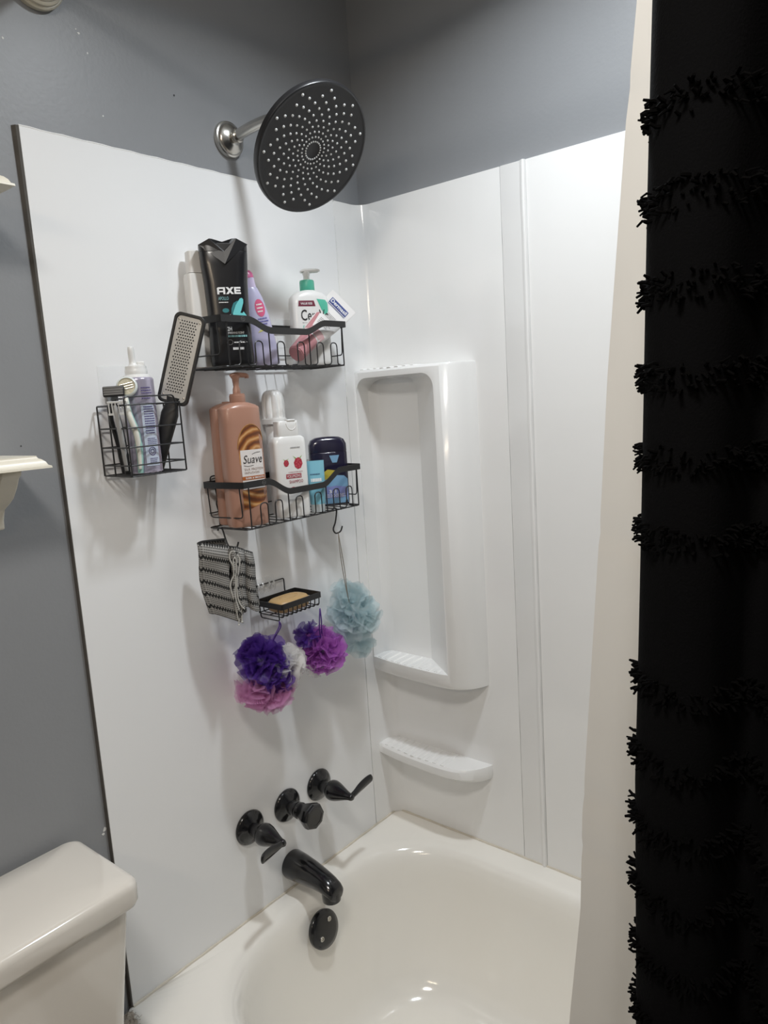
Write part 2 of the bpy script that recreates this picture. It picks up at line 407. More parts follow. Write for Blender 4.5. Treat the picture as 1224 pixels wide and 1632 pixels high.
MB().tube([(-.0893 + .0007 * sin(i * 1.1), .0022, 1.50 + (ZT - 1.503) * i / 60) for i in range(61)], [.0016 + .0010 * i / 60 + .0009 * sin(i * 2.7) for i in range(61)], 6).build('bead', WCAULK, t, world=True)

# ------------------------------------------------------------------ ceiling lamp over the tub
t = thing('ceiling_light', 'round recessed ceiling lamp over the bathtub', 'lamp', (LAMP[0], LAMP[1], H))
MB().lathe([(.095, 0), (.095, -.006), (.085, -.009), (.078, -.004), (.078, 0)], 40).build('trim_ring', CEILP, t)
LENS = mat('lit_lens', (1, 1, 1), emit=(.95, .98, 1), estr=6)
MB().lathe([(.077, -.001), (.077, -.004), (.0005, -.004)], 40).build('lens', LENS, t)
ld = bpy.data.lights.new('lamp_light', 'AREA'); ld.shape = 'DISK'; ld.size = .11; ld.energy = LAMP_W; ld.color = (.89, .95, 1.0); ld.spread = radians(LAMP_SPREAD)
lo_ = bpy.data.objects.new('lamp_light', ld); COL.objects.link(lo_); lo_.location = (LAMP[0], LAMP[1], H - .012); lo_.visible_camera = True
t = thing('dome_light', 'round frosted dome lamp on the ceiling above the room', 'lamp', DOME)
MB().lathe([(.17, 0), (.172, -.012), (.165, -.020)], 40, cap1=False).build('base_ring', CHROME, t)
MB().lathe([(.163, -.018), (.155, -.040), (.125, -.062), (.08, -.076), (.03, -.082), (.001, -.083)], 40, cap0=False).build('frosted_shade', mat('lit_dome', (1, .97, .9), emit=(1, .93, .82), estr=2), t, smooth=180)
dd = bpy.data.lights.new('dome_glow', 'AREA'); dd.shape = 'DISK'; dd.size = .32; dd.energy = DOME_W; dd.color = (1.0, .955, .89)
do = bpy.data.objects.new('dome_glow', dd); COL.objects.link(do); do.location = (DOME[0], DOME[1], DOME[2] - .09)
# warm fill lamp added on the far wall, out of view
t = thing('warm_fill_lamp', 'added warm fill lamp with three globes, out of view on the far wall', 'lamp', WARM_FILL)
MB().box((-.05 - .05, 0, 0), (.03, .60, .10)).build('back_plate', CHROME, t, bevel=.006)
GLOBE = mat('warm_fill_globe', (1, .9, .75), emit=(1, .78, .5), estr=3)
for k in (-1, 0, 1):
    MB().lathe([(.012, 0), (.012, .05)], 16, frame((-.09, k * .2, 0), (1, 0, 0), (0, 1, 0))).build('socket', CHROME, t)
    g = MB().lathe([(.05 * sin(a), -.05 * cos(a)) for a in [.05 + (pi - .1) * i / 14 for i in range(15)]], 24, Matrix.Translation((0, k * .2, 0))).build('globe', GLOBE, t, smooth=180)
vd = bpy.data.lights.new('warm_fill_glow', 'AREA'); vd.shape = 'RECTANGLE'; vd.size = .55; vd.size_y = .09; vd.energy = WARM_FILL_W; vd.color = (1.0, .82, .62)
vo = bpy.data.objects.new('warm_fill_glow', vd); COL.objects.link(vo); vo.location = (WARM_FILL[0] + .075, WARM_FILL[1], WARM_FILL[2]); vo.rotation_euler = (radians(90), 0, radians(90)); vo.rotation_euler = Vector((1, 0, -.35)).to_track_quat('-Z', 'Y').to_euler()

# ------------------------------------------------------------------ shower head
def shower():
    t = thing('rain_shower', 'large round black shower head on a nickel wall arm', 'shower head', (-.378, 0, 2.013))
    M = frame((-.378, .0078, 2.013), (0, -1, 0))
    MB().lathe([(.034, 0), (.0345, .004), (.033, .008), (.030, .009), (.029, .012), (.026, .015), (.017, .019), (.0135, .021), (.0005, .021)], 40, M).build('wall_flange', CHROME, t, world=True, smooth=35)
    n = Vector((-.067, -.763, -.643)).normalized(); C = Vector((-.378, -.222, 1.9365)); Bk = C - n * .05
    arm = smoothpts([(-.378, -.012, 2.013), (-.378, -.06, 2.018), (-.378, -.11, 2.018), (-.377, -.145, 2.010), Bk - n * .012, Bk], 6)
    MB().tube(arm, .0105, 16).build('arm', CHROME, t, world=True, smooth=80)
    MB().lathe([(.0125, 0), (.0135, .002), (.0135, .006), (.0115, .008)], 20, frame((-.378, -.0195, 2.0135), (0, -1, .05))).build('arm_nut', CHROME, t, world=True)
    F = frame(C, n, (1, 0, 0)); RR = .1165
    body = MB().lathe([(.013, -.055), (.019, -.048), (.019, -.036), (.016, -.033), (.022, -.026), (.045, -.020), (.085, -.0155), (RR - .004, -.0125), (RR, -.010), (RR, -.003), (RR - .0015, -.0005), (RR - .004, 0)], 72, F, cap1=False)
    body.build('disc_body', mat('satin_black', (.016, .016, .018), rough=.3), t, world=True, smooth=35)
    MB().lathe([(RR - .004, 0), (RR - .007, -.001), (RR - .009, -.0012), (.030, -.0016), (.018, -.0018), (.0165, -.0026), (.0005, -.0026)], 72, F, cap0=False).build('spray_face', mat('matte_black_face', (.02, .02, .022), rough=.5, bump=.1, bscale=300), t, world=True, smooth=30)
    mb = MB()
    arms = 22
    for ring in range(10):
        rr = RR * (.135 + .745 * ((ring / 9) ** 1.08)); cnt = arms
        for a in range(cnt):
            if ring == 9 and a % 2: continue
            th = 2 * pi * (a + ring * .5) / cnt - ring * .018
            sz = .0017 + .00012 * ring
            mb.lathe([(sz, 0), (sz * .95, sz * .5), (sz * .65, sz * .85), (sz * .1, sz)], 8, F @ Matrix.Translation((rr * cos(th), rr * sin(th), -.0016)))
    o = mb.build('spray_nozzles', mat('silicone_nozzle', (.62, .63, .63), rough=.35), t, world=True, smooth=180); o['kind'] = 'stuff'
shower()

# ------------------------------------------------------------------ faucet
def escutcheon(t, x, z, r=.0365):
    M = frame((x, 0.0, z), (0, -1, 0))
    MB().lathe([(r, 0), (r + .001, .003), (r * .97, .007), (r * .8, .011), (r * .55, .0155), (r * .45, .018), (.0005, .018)], 44, M).build('escutcheon', GLOSSB, t, world=True, smooth=50)
def lever(name, label, x, z, sgn, tip):
    t = thing(name, label, 'faucet handle', (x, 0, z))
    escutcheon(t, x, z)
    M = frame((x, 0, z), (0, -1, 0))
    MB().lathe([(.0145, .012), (.0145, .036), (.0185, .038), (.0225, .043), (.0235, .050), (.0215, .060), (.0165, .074), (.0115, .088), (.0085, .098), (.0078, .106), (.0055, .110), (.0005, .1105)], 28, M).build('hub', GLOSSB, t, world=True, smooth=60)
    b = Vector((x, -.103, z)); d = Vector(tip) - b
    ps = smoothpts([b - d * .04, b + d * .2, b + d * .45 + Vector((0, .002, 0)), b + d * .75 + Vector((0, .002, 0)), b + d], 6)
    n = len(ps); loops = []
    side = d.normalized().cross(Vector((0, -1, 0))).normalized()
    for i, q in enumerate(ps):
        k = i / (n - 1); wd = .0062 + .0052 * sin(min(1, k * 1.15) * pi * .62) ** 2; th = .0062 - .0022 * k
        if k > .86: e = (k - .86) / .14; wd *= max(.12, math.sqrt(max(0, 1 - e * e))); th *= max(.2, math.sqrt(max(0, 1 - e * e)))
        nrm = Vector((0, -1, 0)); nrm = (nrm - nrm.dot(d.normalized()) * d.normalized()).normalized()
        loops.append([q + side * wd * cos(a) + nrm * th * sin(a) for a in [2 * pi * j / 14 for j in range(14)]])
    MB().loft(loops).build('lever', GLOSSB, t, world=True, smooth=70)
lever('faucet_handle', 'black lever handle left of the others, its blade pointing left', -.495, .6045, -1, (-.566, -.121, .612))
lever('faucet_handle', 'black lever handle with blade pointing right toward the corner', -.2845, .6035, 1, (-.212, -.108, .622))
t = thing('diverter_knob', 'black faceted diverter knob between the two lever handles', 'faucet knob', (-.3865, 0, .602))
escutcheon(t, -.3865, .602)
M = frame((-.3865, 0, .602), (0, -1, 0))
MB().lathe([(.0155, .012), (.0155, .034), (.0175, .036), (.0185, .046), (.0165, .05)], 28, M).build('hub', GLOSSB, t, world=True)
MB().loft([[M @ Vector((r * cos(pi / 8) / cos((a % (pi / 4)) - pi / 8) * cos(a), r * cos(pi / 8) / cos((a % (pi / 4)) - pi / 8) * sin(a), h)) for a in [2 * pi * k / 48 for k in range(48)]] for r, h in ((.0175, .046), (.0205, .056), (.0265, .070), (.0290, .078), (.0290, .087), (.0265, .0915), (.021, .0925), (.019, .0925), (.018, .0918), (.002, .0918))]).build('knob', GLOSSB, t, world=True, smooth=35)
def spout():
    t = thing('tub_spout', 'black tub spout above the bathtub rim', 'tub spout', (-.3855, 0, .457))
    st = [(0, .0315, .0315, .457), (.004, .0325, .0325, .457), (.03, .031, .031, .457), (.06, .0285, .0275, .456), (.085, .026, .024, .454), (.105, .0245, .0215, .451), (.120, .0235, .0200, .447), (.132, .0225, .018, .442), (.1385, .0205, .0155, .4375), (.1405, .016, .011, .434)]
    loops = [[(-.3855 + a * cos(q), -d, z + b * sin(q)) for q in [2 * pi * k / 32 for k in range(32)]] for d, a, b, z in st]
    MB().loft(loops).build('body', GLOSSB, t, world=True, smooth=60)
    MB().loft([[(-.3855 + a * cos(q), -.1195 + b * sin(q) - dy, z) for q in [2 * pi * k / 28 for k in range(28)]] for a, b, z, dy in ((.020, .0185, .449, 0), (.0218, .0205, .436, .001), (.0210, .0205, .424, .0015), (.0205, .0200, .4175, .0015), (.0175, .017, .4175, .0015), (.016, .015, .43, .0015))]).build('mouth', GLOSSB, t, world=True, smooth=50)
spout()

# ------------------------------------------------------------------ wire caddies
def wire(mb, pts, r=.0013, fil=.006, closed=False, n=6):
    return mb.tube(fillet(pts, fil, 4, closed), r, n, closed)
DIP = [.019]
def band_z(x):
    a = abs(x)
    if a > .105: k = 1
    elif a < .045: k = 0
    else: k = (a - .045) / .06; k = k * k * (3 - 2 * k)
    return .085 - DIP[0] * (1 - k)
def make_caddy(label, loc, logo=False):
    t = thing('shower_caddy', label, 'shower caddy', loc, group='wire caddies stuck to the shower wall')
    FX, BX, FY, BY = .165, .178, -.112, -.006
    # flat band running round the rim
    ring = []
    for k in range(49): x = -FX + 2 * FX * k / 48; ring.append((x, FY, band_z(x)))
    cl = ring + [(FX + .002, FY + .004, .085), (BX, BY - .004, .085), (BX - .003, BY, .085), (-BX + .003, BY, .085), (-BX, BY - .004, .085), (-FX - .002, FY + .004, .085)]
    n = len(cl); loops = []
    for i in range(n):
        a, b = Vector(cl[i - 1]), Vector(cl[(i + 1) % n]); tg = (b - a); tg.z = 0; tg.normalize(); o = Vector((tg.y, -tg.x, 0)) * .0011; p = Vector(cl[i])
        hz = Vector((0, 0, .0062)); loops.append([p + o - hz, p + o + hz, p - o + hz, p - o - hz])
    loops.append(loops[0])
    MB().loft(loops, False, False).build('rim_band', BLACK, t, smooth=35)
    # frame wires: posts and floor perimeter
    mb = MB()
    for x in (-.152, -.052, .056, .156): wire(mb, [(x, FY + .002, band_z(x)), (x, FY + .002, 0), (x, FY + .03, 0)], .0014, .004)
    wire(mb, [(-FX + .004, FY + .003, 0), (FX - .004, FY + .003, 0), (BX - .006, BY, 0), (-BX + .006, BY, 0)], .0015, .008, True)
    mb.build('frame', BLACK, t)
    for sx in (-1, 1):
        mb = MB()
        wire(mb, [(sx * (FX + .001), FY + .012, .082), (sx * (FX - .002), FY + .012, .022), (sx * (BX - .004), BY - .012, .022), (sx * (BX - .001), BY - .012, .082)], .0013, .008)
        mb.build('side_wire', BLACK, t)
    mb = MB(); wire(mb, [(-BX + .01, BY, .028), (BX - .01, BY, .028)], .0013); mb.build('back_wire', BLACK, t)
    for x in (-.118, -.080, -.024, .030, .085, .126):
        mb = MB(); y = FY + .001
        wire(mb, [(x - .024, y + .002, .0015), (x - .0095, y, .002), (x - .0095, y, .046), (x + .0095, y, .046), (x + .0095, y, .002), (x + .018, y + .002, .0015)], .0013, .0088)
        mb.build('arch_wire', BLACK, t)
    for k in range(13):
        x = -.15 + .025 * k; mb = MB(); wire(mb, [(x, FY + .003, -.001), (x * 1.05, BY, -.001)], .0011); mb.build('floor_wire', BLACK, t)
    # wall hooks and adhesive pads
    for x in (-.10, .10):
        MB().box((x, -.0007, .075), (.06, .0012, .06)).build('adhesive_pad', CLEAR, t, bevel=.0004)
    for x in (-.150, .150):
        mb = MB(); wire(mb, [(x - .009, BY, .083), (x - .009, BY, .100), (x + .009, BY, .100), (x + .009, BY, .083)], .0014, .007); wire(mb, [(x, BY, .083), (x + .003, BY - .001, .055), (x - .001, BY - .001, .045), (x + .004, BY, .028), (x + .004, BY, .0)], .0013, .004)
        mb.build('hook_loop', BLACK, t)
    # small ring logo on the band
    lx = -.115; F = frame((lx, FY - .0012, band_z(lx)), (0, -1, 0))
    mb = MB(); mb.tube([F @ Vector((.0045 * cos(a), .0036 * sin(a), 0)) for a in [2 * pi * k / 20 for k in range(20)]], .0004, 5, True); mb.box((0, 0, 0), (.006, .0008, .0006), F)
    mb.build('logo', mat('logo_grey', (.12, .12, .12), rough=.4), t)
    return t
ZU, ZL = 1.5665, 1.2615
CU = make_caddy('upper black wire shower caddy holding the tall black bottle', (-.368, 0, ZU))
DIP[0] = .026
CL_ = make_caddy('lower black wire shower caddy holding the copper pump bottle', (-.352, 0, ZL))
zu, zl = ZU + .0016, ZL + .0016

# ------------------------------------------------------------------ bottles, upper caddy
def plas(name, col, rough=.3, **k): return mat(name, col, rough, **k)
def axe():
    m = plas('bodywash_black', (.010, .010, .012), .28, coat=.2)
    t = thing('body_wash_bottle', 'tall black body wash bottle with white block letters and teal feather', 'bottle', (-.480, -.070, zu), radians(-35))
    b = Bottle([(0, .037, .019, 3.2), (.002, .039, .021, 3.2), (.012, .0405, .0225, 3.2), (.05, .0395, .0225, 3.2), (.10, .0385, .022, 3.2), (.15, .040, .022, 3.2), (.185, .0430, .0225, 3.6), (.205, .0438, .0225, 4), (.2065, .0434, .0222, 4), (.207, .0440, .0226, 4), (.2195, .0442, .0215, 4.5), (.2205, .0435, .020, 4.5)])
    b.p = b.p
    b.mesh().build('body', m, t, smooth=40)
    # V shaped crown of the cap
    mb = MB()
    top = [(-.0445, -.0185, .2185), (0, -.0262, .183), (.0445, -.0185, .2185), (.024, -.0235, .2285), (0, -.0235, .206), (-.024, -.0235, .2285), (-.0435, .017, .2195), (0, .019, .231), (.0435, .017, .2195), (-.019, -.003, .2325), (.019, -.003, .2325), (0, -.005, .226)]
    mb.add(top, [(0, 1, 4, 5), (1, 2, 3, 4), (5, 4, 11, 9), (4, 3, 10, 11), (9, 11, 7), (11, 10, 7), (5, 9, 6, 0), (9, 7, 6), (3, 2, 8, 10), (10, 8, 7)])
    mb.build('cap_crown', plas('bodywash_cap', (.012, .012, .014), .36), t, smooth=0, bevel=.0008)
    f = b.front
    def poly_letters(name, polys, mm):
        mb = MB()
        for poly in polys:
            mb.add([f(x, z, .0010) for x, z in poly], [tuple(range(len(poly)))])
        return mb.build(name, mm, t, smooth=0)
    # AXE in square block letters
    x0, z0, W_, Hh = -.0185, .1300, .0155, .0125; s_ = .0036
    P = []
    def q(x, z, w_, h_): P.append([(x, z), (x + w_, z), (x + w_, z + h_), (x, z + h_)])
    q(x0, z0, s_, Hh - .0018); P.append([(x0, z0 + Hh - .0018), (x0 + s_, z0 + Hh - .0018), (x0 + s_, z0 + Hh), (x0 + .0018, z0 + Hh)])
    q(x0 + s_, z0 + Hh - .003, W_ - 2 * s_ - .001, .003); q(x0 + s_, z0 + .0036, W_ - 2 * s_ - .001, .0026); q(x0 + W_ - s_ - .001, z0, s_, Hh)
    xx = x0 + W_ + .0002
    P.append([(xx, z0), (xx + .0046, z0), (xx + .0145, z0 + Hh), (xx + .0099, z0 + Hh)]); P.append([(xx, z0 + Hh), (xx + .0099, z0), (xx + .0145, z0), (xx + .0046, z0 + Hh)])
    xx += .0152
    q(xx, z0, s_, Hh); q(xx + s_, z0 + Hh - .003, .0085, .003); q(xx + s_, z0 + (Hh - .0028) / 2, .0078, .0028); q(xx + s_, z0, .0085, .003)
    poly_letters('lettering', P, WINK)
    TEAL = plas('teal_print', (.16, .60, .62), .4); DT = plas('dark_teal_print', (.03, .20, .22), .4)
    label_text(t, 'APOLLO', plas('teal_ink', (.20, .42, .44), .5), -.0175, .001, .1195, .1258, f, bold=.01)
    textbars(t, WINK, f, -.0170, .0008, .1142, .1168, 1, seed=3)
    patch(t, 'feather_print', [(.006, .084), (.012, .083), (.022, .100), (.027, .114), (.0275, .1205), (.025, .123), (.0215, .122), (.0125, .110), (.0065, .096)], TEAL, f)
    patch(t, 'feather_print', [(.0055, .083), (.017, .084), (.0325, .083), (.0325, .090), (.0265, .0985), (.0235, .0955), (.020, .0965), (.0135, .0885)], TEAL, f, eps=.0006)
    patch(t, 'smoke_print', [(.0035, .092), (.006, .097), (.0125, .111), (.019, .117), (.016, .118), (.009, .114), (.0045, .104)], DT, f, eps=.0004)
    patch(t, 'smoke_print', circ(-.006, .101, .006, .004), DT, f, eps=.0004)
    patch(t, 'spark_print', [(-.008, .086), (-.002, .0865), (.002, .085), (.002, .0945), (-.001, .0915), (-.0045, .092)], WINK, f, eps=.0007)
    label_text(t, '12H', WINK, -.0085, .002, .0640, .0715, f, bold=.02)
    label_text(t, 'REFRESHING SCENT', WINK, -.0085, .024, .0585, .0622, f, bold=.01)
    label_text(t, 'BODY REFRESHING', plas('teal_ink'and 'teal_ink', (.2, .42, .44), .5), -.0085, .031, .0525, .0563, f, bold=.01) if False else textbars(t, MATS['teal_ink'], f, -.0085, .031, .0522, .0566, 1, seed=8, fill=.8)
    mb = MB(); mb.tube([f(-.0035 + .0052 * cos(a), .0435 + .0045 * sin(a), .0008) for a in [2 * pi * k / 24 for k in range(24)]], .0004, 5, True); mb.build('badge_ring', plas('grey_ink', (.3, .3, .3), .5), t)
    textbars(t, WINK, f, .004, .032, .0415, .0445, 1, seed=5); textbars(t, WINK, f, .001, .026, .0290, .0345, 1, seed=6, fill=.8)
axe()
def white_behind():
    m = plas('white_plastic', (.72, .70, .67), .35)
    t = thing('lotion_bottle', 'plain white square bottle half hidden behind the black body wash', 'bottle', (-.5115, -.0265, zu), radians(-14))
    Bottle([(0, .020, .0145, 5), (.002, .0225, .0165, 5), (.165, .0225, .0165, 5), (.172, .0215, .0155, 5), (.174, .014, .011, 4)]).mesh().build('body', m, t)
    Bottle([(.174, .0175, .0135, 4), (.212, .0165, .0125, 4), (.214, .014, .010, 4)]).mesh().build('cap', m, t)
white_behind()
def lavender():
    t = thing('lotion_bottle', 'leaning lavender bottle with pink cap and pink oval badge', 'bottle', (-.388, -.064, zu), radians(-38), tilt=(0, radians(-9)))
    m = plas('lavender_plastic', (.47, .45, .62), .3); pk = plas('pink_cap', (.62, .14, .30), .3)
    b = Bottle([(0, .023, .0135, 3), (.002, .0255, .0155, 3), (.03, .0275, .0165, 2.8), (.09, .0265, .016, 2.6), (.13, .022, .0145, 2.5), (.150, .0165, .0125, 2.4), (.153, .0150, .0115, 2.3)])
    b.mesh().build('body', m, t, smooth=60)
    Bottle([(.153, .0145, .011, 2.3), (.170, .0143, .0108, 2.3), (.172, .0142, .0108, 2.3)]).mesh().build('collar', plas('lilac_cap', (.60, .52, .70), .25), t)
    Bottle([(.172, .0146, .0112, 2.3), (.180, .0138, .0105, 2.3), (.186, .0105, .008, 2.2), (.188, .004, .003, 2)]).mesh().build('cap', pk, t, smooth=70)
    patch(t, 'badge_print', circ(.011, .112, .0095, .017), plas('pink_ink', (.60, .09, .20), .5), b.front)
    textbars(t, WINK, b.front, .005, .0175, .102, .122, 3, seed=4, fill=.4)
    textbars(t, plas('blue_ink', (.13, .13, .36), .5), b.front, .002, .022, .078, .094, 3, seed=9, fill=.5)
    patch(t, 'swash_print', [(-.004, .066), (.022, .070), (.022, .074), (.006, .074)], plas('yellow_ink', (.60, .58, .20), .5), b.front)
lavender()
def cerave():
    W = plas('white_gloss_plastic', (.78, .78, .77), .28, coat=.2); G = plas('mint_green', (.10, .50, .36), .35)
    t = thing('cleanser_bottle', 'white pump bottle with mint green collar in the upper caddy', 'bottle', (-.246, -.050, zu), radians(-27))
    b = Bottle([(0, .036, .018, 4.5), (.002, .039, .021, 4.5), (.01, .041, .0225, 4.5), (.130, .041, .0225, 4.5), (.143, .0395, .0215, 4), (.152, .032, .0190, 3.2), (.1565, .0190, .0160, 2.3), (.158, .0150, .015, 2)])
    b.mesh().build('body', W, t, smooth=50)
    f = b.front; z = .158
    MB().lathe([(.0150, z - .001), (.0158, z), (.0155, z + .018), (.0142, z + .021), (.006, z + .0215)], 32).build('pump_collar', G, t)
    MB().lathe([(.0070, z + .020), (.0065, z + .030), (.0082, z + .036), (.0082, z + .0385)], 20).build('pump_stem', W, t)
    c = radians(12)
    ps = smoothpts([(-.0125, 0, z + .0385), (-.004, 0, z + .0405), (.010, -.002, z + .0405), (.024, -.004, z + .0405), (.0265, -.0045, z + .0385)], 5)
    MB().tube(ps, [.0025 + .0025 * sin(min(1, i / 8) * pi / 2) - .0028 * max(0, i / len(ps) - .45) for i in range(len(ps))], 10, flat=1.5).build('pump_nozzle', W, t, smooth=60)
    patch(t, 'size_tag', [(-.0295, .1235), (.008, .1235), (.005, .1350), (-.028, .1350)], plas('maroon_ink', (.16, .02, .045), .5), f)
    label_text(t, 'VALUE SIZE', WINK, -.0245, .001, .1268, .1312, f, bold=.02)
    patch(t, 'corner_print', [(.0115, .1385), (.021, .116), (.031, .102), (.0365, .115), (.036, .130), (.031, .1365)], G, f)
    label_text(t, 'CeraVe', INK, -.0250, .0365, .0945, .1165, f, bold=.004)
    textbars(t, plas('grey_ink2', (.15, .15, .15), .5), f, -.0235, .012, .0895, .0905, 1, seed=2, fill=.9)
    GI = plas('green_ink', (.16, .50, .42), .5)
    for s_, zz, xe in (('Foaming', .0755, .014), ('Facial', .0645, .004), ('Cleanser', .0535, .016)): label_text(t, s_, GI, -.0225, xe, zz, zz + .0088, f)
cerave()
def cream_tube():
    a = Vector((-.328, -.085, 1.5905)); e = Vector((-.1610, -.076, 1.7060)); ax = (e - a)
    Lg = ax.length
    t = thing('cream_tube', 'white and rose squeeze tube lying slantwise against the cleanser bottle', 'tube', a)
    cdir = Vector((-.69, -.70, -.1)); F = frame(a, ax, (0, 0, 1)); 
    zc = ax.normalized(); nrm = (cdir - cdir.dot(zc) * zc).normalized(); xs = nrm.cross(zc).normalized()
    # local: X across the tube, Y towards the viewer (negative), Z along
    F = Matrix((xs, -nrm, zc)).transposed().to_4x4(); F.translation = a
    if F.to_3x3().determinant() < 0: F = Matrix((-xs, -nrm, zc)).transposed().to_4x4(); F.translation = a
    capz = .052
    ROSE = plas('rose_plastic', (.50, .22, .24), .28, coat=.2); WT = plas('tube_white', (.77, .75, .74), .35)
    prof = [(capz - .001, .0195, .0190, 2), (capz + .004, .0225, .0205, 2), (capz + .03, .0255, .0165, 2.2), (capz + .07, .0310, .0095, 2.5), (capz + .11, .0338, .0035, 3), (Lg - .012, .0350, .0014, 4), (Lg, .0350, .0013, 4)]
    b = Bottle(prof); mb = b.mesh(); mb.v = [F @ v for v in mb.v]; mb.build('tube_body', WT, t, world=True, smooth=60)
    cb = Bottle([(.002, .0165, .0165, 2), (0.0, .0165, .0165, 2)][::-1] + [(.003, .0180, .018, 2), (.042, .0195, .0195, 2), (capz - .004, .0205, .0205, 2), (capz, .020, .020, 2)])
    mb = cb.mesh(); mb.v = [F @ v for v in mb.v]; mb.build('cap', ROSE, t, world=True, smooth=40)
    I = MW[t.name].inverted()
    def f(x, z, e_=0): return I @ (F @ b.front(x, z, e_))
    # rose side stripe, rose base and dark blue name plate
    patch(t, 'stripe_print', [(-.0225, capz + .002), (-.013, capz + .002), (-.0225, capz + .075), (-.0275, capz + .075)], ROSE, f)
    patch(t, 'base_print', [(-.020, capz + .003), (.019, capz + .003), (.021, capz + .024), (-.0215, capz + .024)], plas('pale_rose', (.56, .34, .35), .35), f, eps=.0007)
    def rot(u, v): return f(-.0245 + u, Lg - .040 + v)
    B_ = plas('royal_blue_ink', (.02, .045, .22), .4)
    patch(t, 'name_plate', rect(-.024, .024, Lg - .036, Lg - .0175), B_, f, eps=.0009)
    label_text(t, 'Dermasil', WINK, -.022, .022, Lg - .0325, Lg - .0205, f, bold=.02, eps=.0014)
    patch(t, 'plate_rule', rect(-.025, .024, Lg - .0405, Lg - .0388), B_, f, eps=.0009)
    textbars(t, plas('grey_ink', (.3, .3, .3), .5), f, -.012, .017, Lg - .080, Lg - .062, 4, seed=12, fill=.4)
    textbars(t, MATS['grey_ink'], f, -.014, .017, Lg - .112, Lg - .090, 4, seed=13, fill=.35)
cream_tube()

# ------------------------------------------------------------------ bottles, lower caddy
COPPER = plas('copper_plastic', (.40, .215, .155), .3, coat=.15)
def swirl_mat():
    m = mat('caramel_swirl', (.3, .12, .04), .4); nt = m.node_tree; b = nt.nodes['Principled BSDF']
    tc = nt.nodes.new('ShaderNodeTexCoord'); wv = nt.nodes.new('ShaderNodeTexWave'); wv.wave_type = 'RINGS'; wv.rings_direction = 'Y'; wv.inputs['Scale'].default_value = 20; wv.inputs['Distortion'].default_value = 3.5; wv.inputs['Detail'].default_value = 3; wv.inputs['Detail Scale'].default_value = 1.2
    cr = nt.nodes.new('ShaderNodeValToRGB'); e = cr.color_ramp.elements
    e[0].color = (.13, .042, .016, 1); e[1].color = (.60, .33, .15, 1); e.new(.45).color = (.30, .10, .03, 1); e.new(.75).color = (.42, .19, .05, 1)
    mp = nt.nodes.new('ShaderNodeMapping'); mp.inputs['Location'].default_value = (-.024, 0, -.128); nt.links.new(tc.outputs['Object'], mp.inputs[0]); nt.links.new(mp.outputs[0], wv.inputs['Vector']); nt.links.new(wv.outputs['Fac'], cr.inputs[0]); nt.links.new(cr.outputs[0], b.inputs['Base Color']); return m
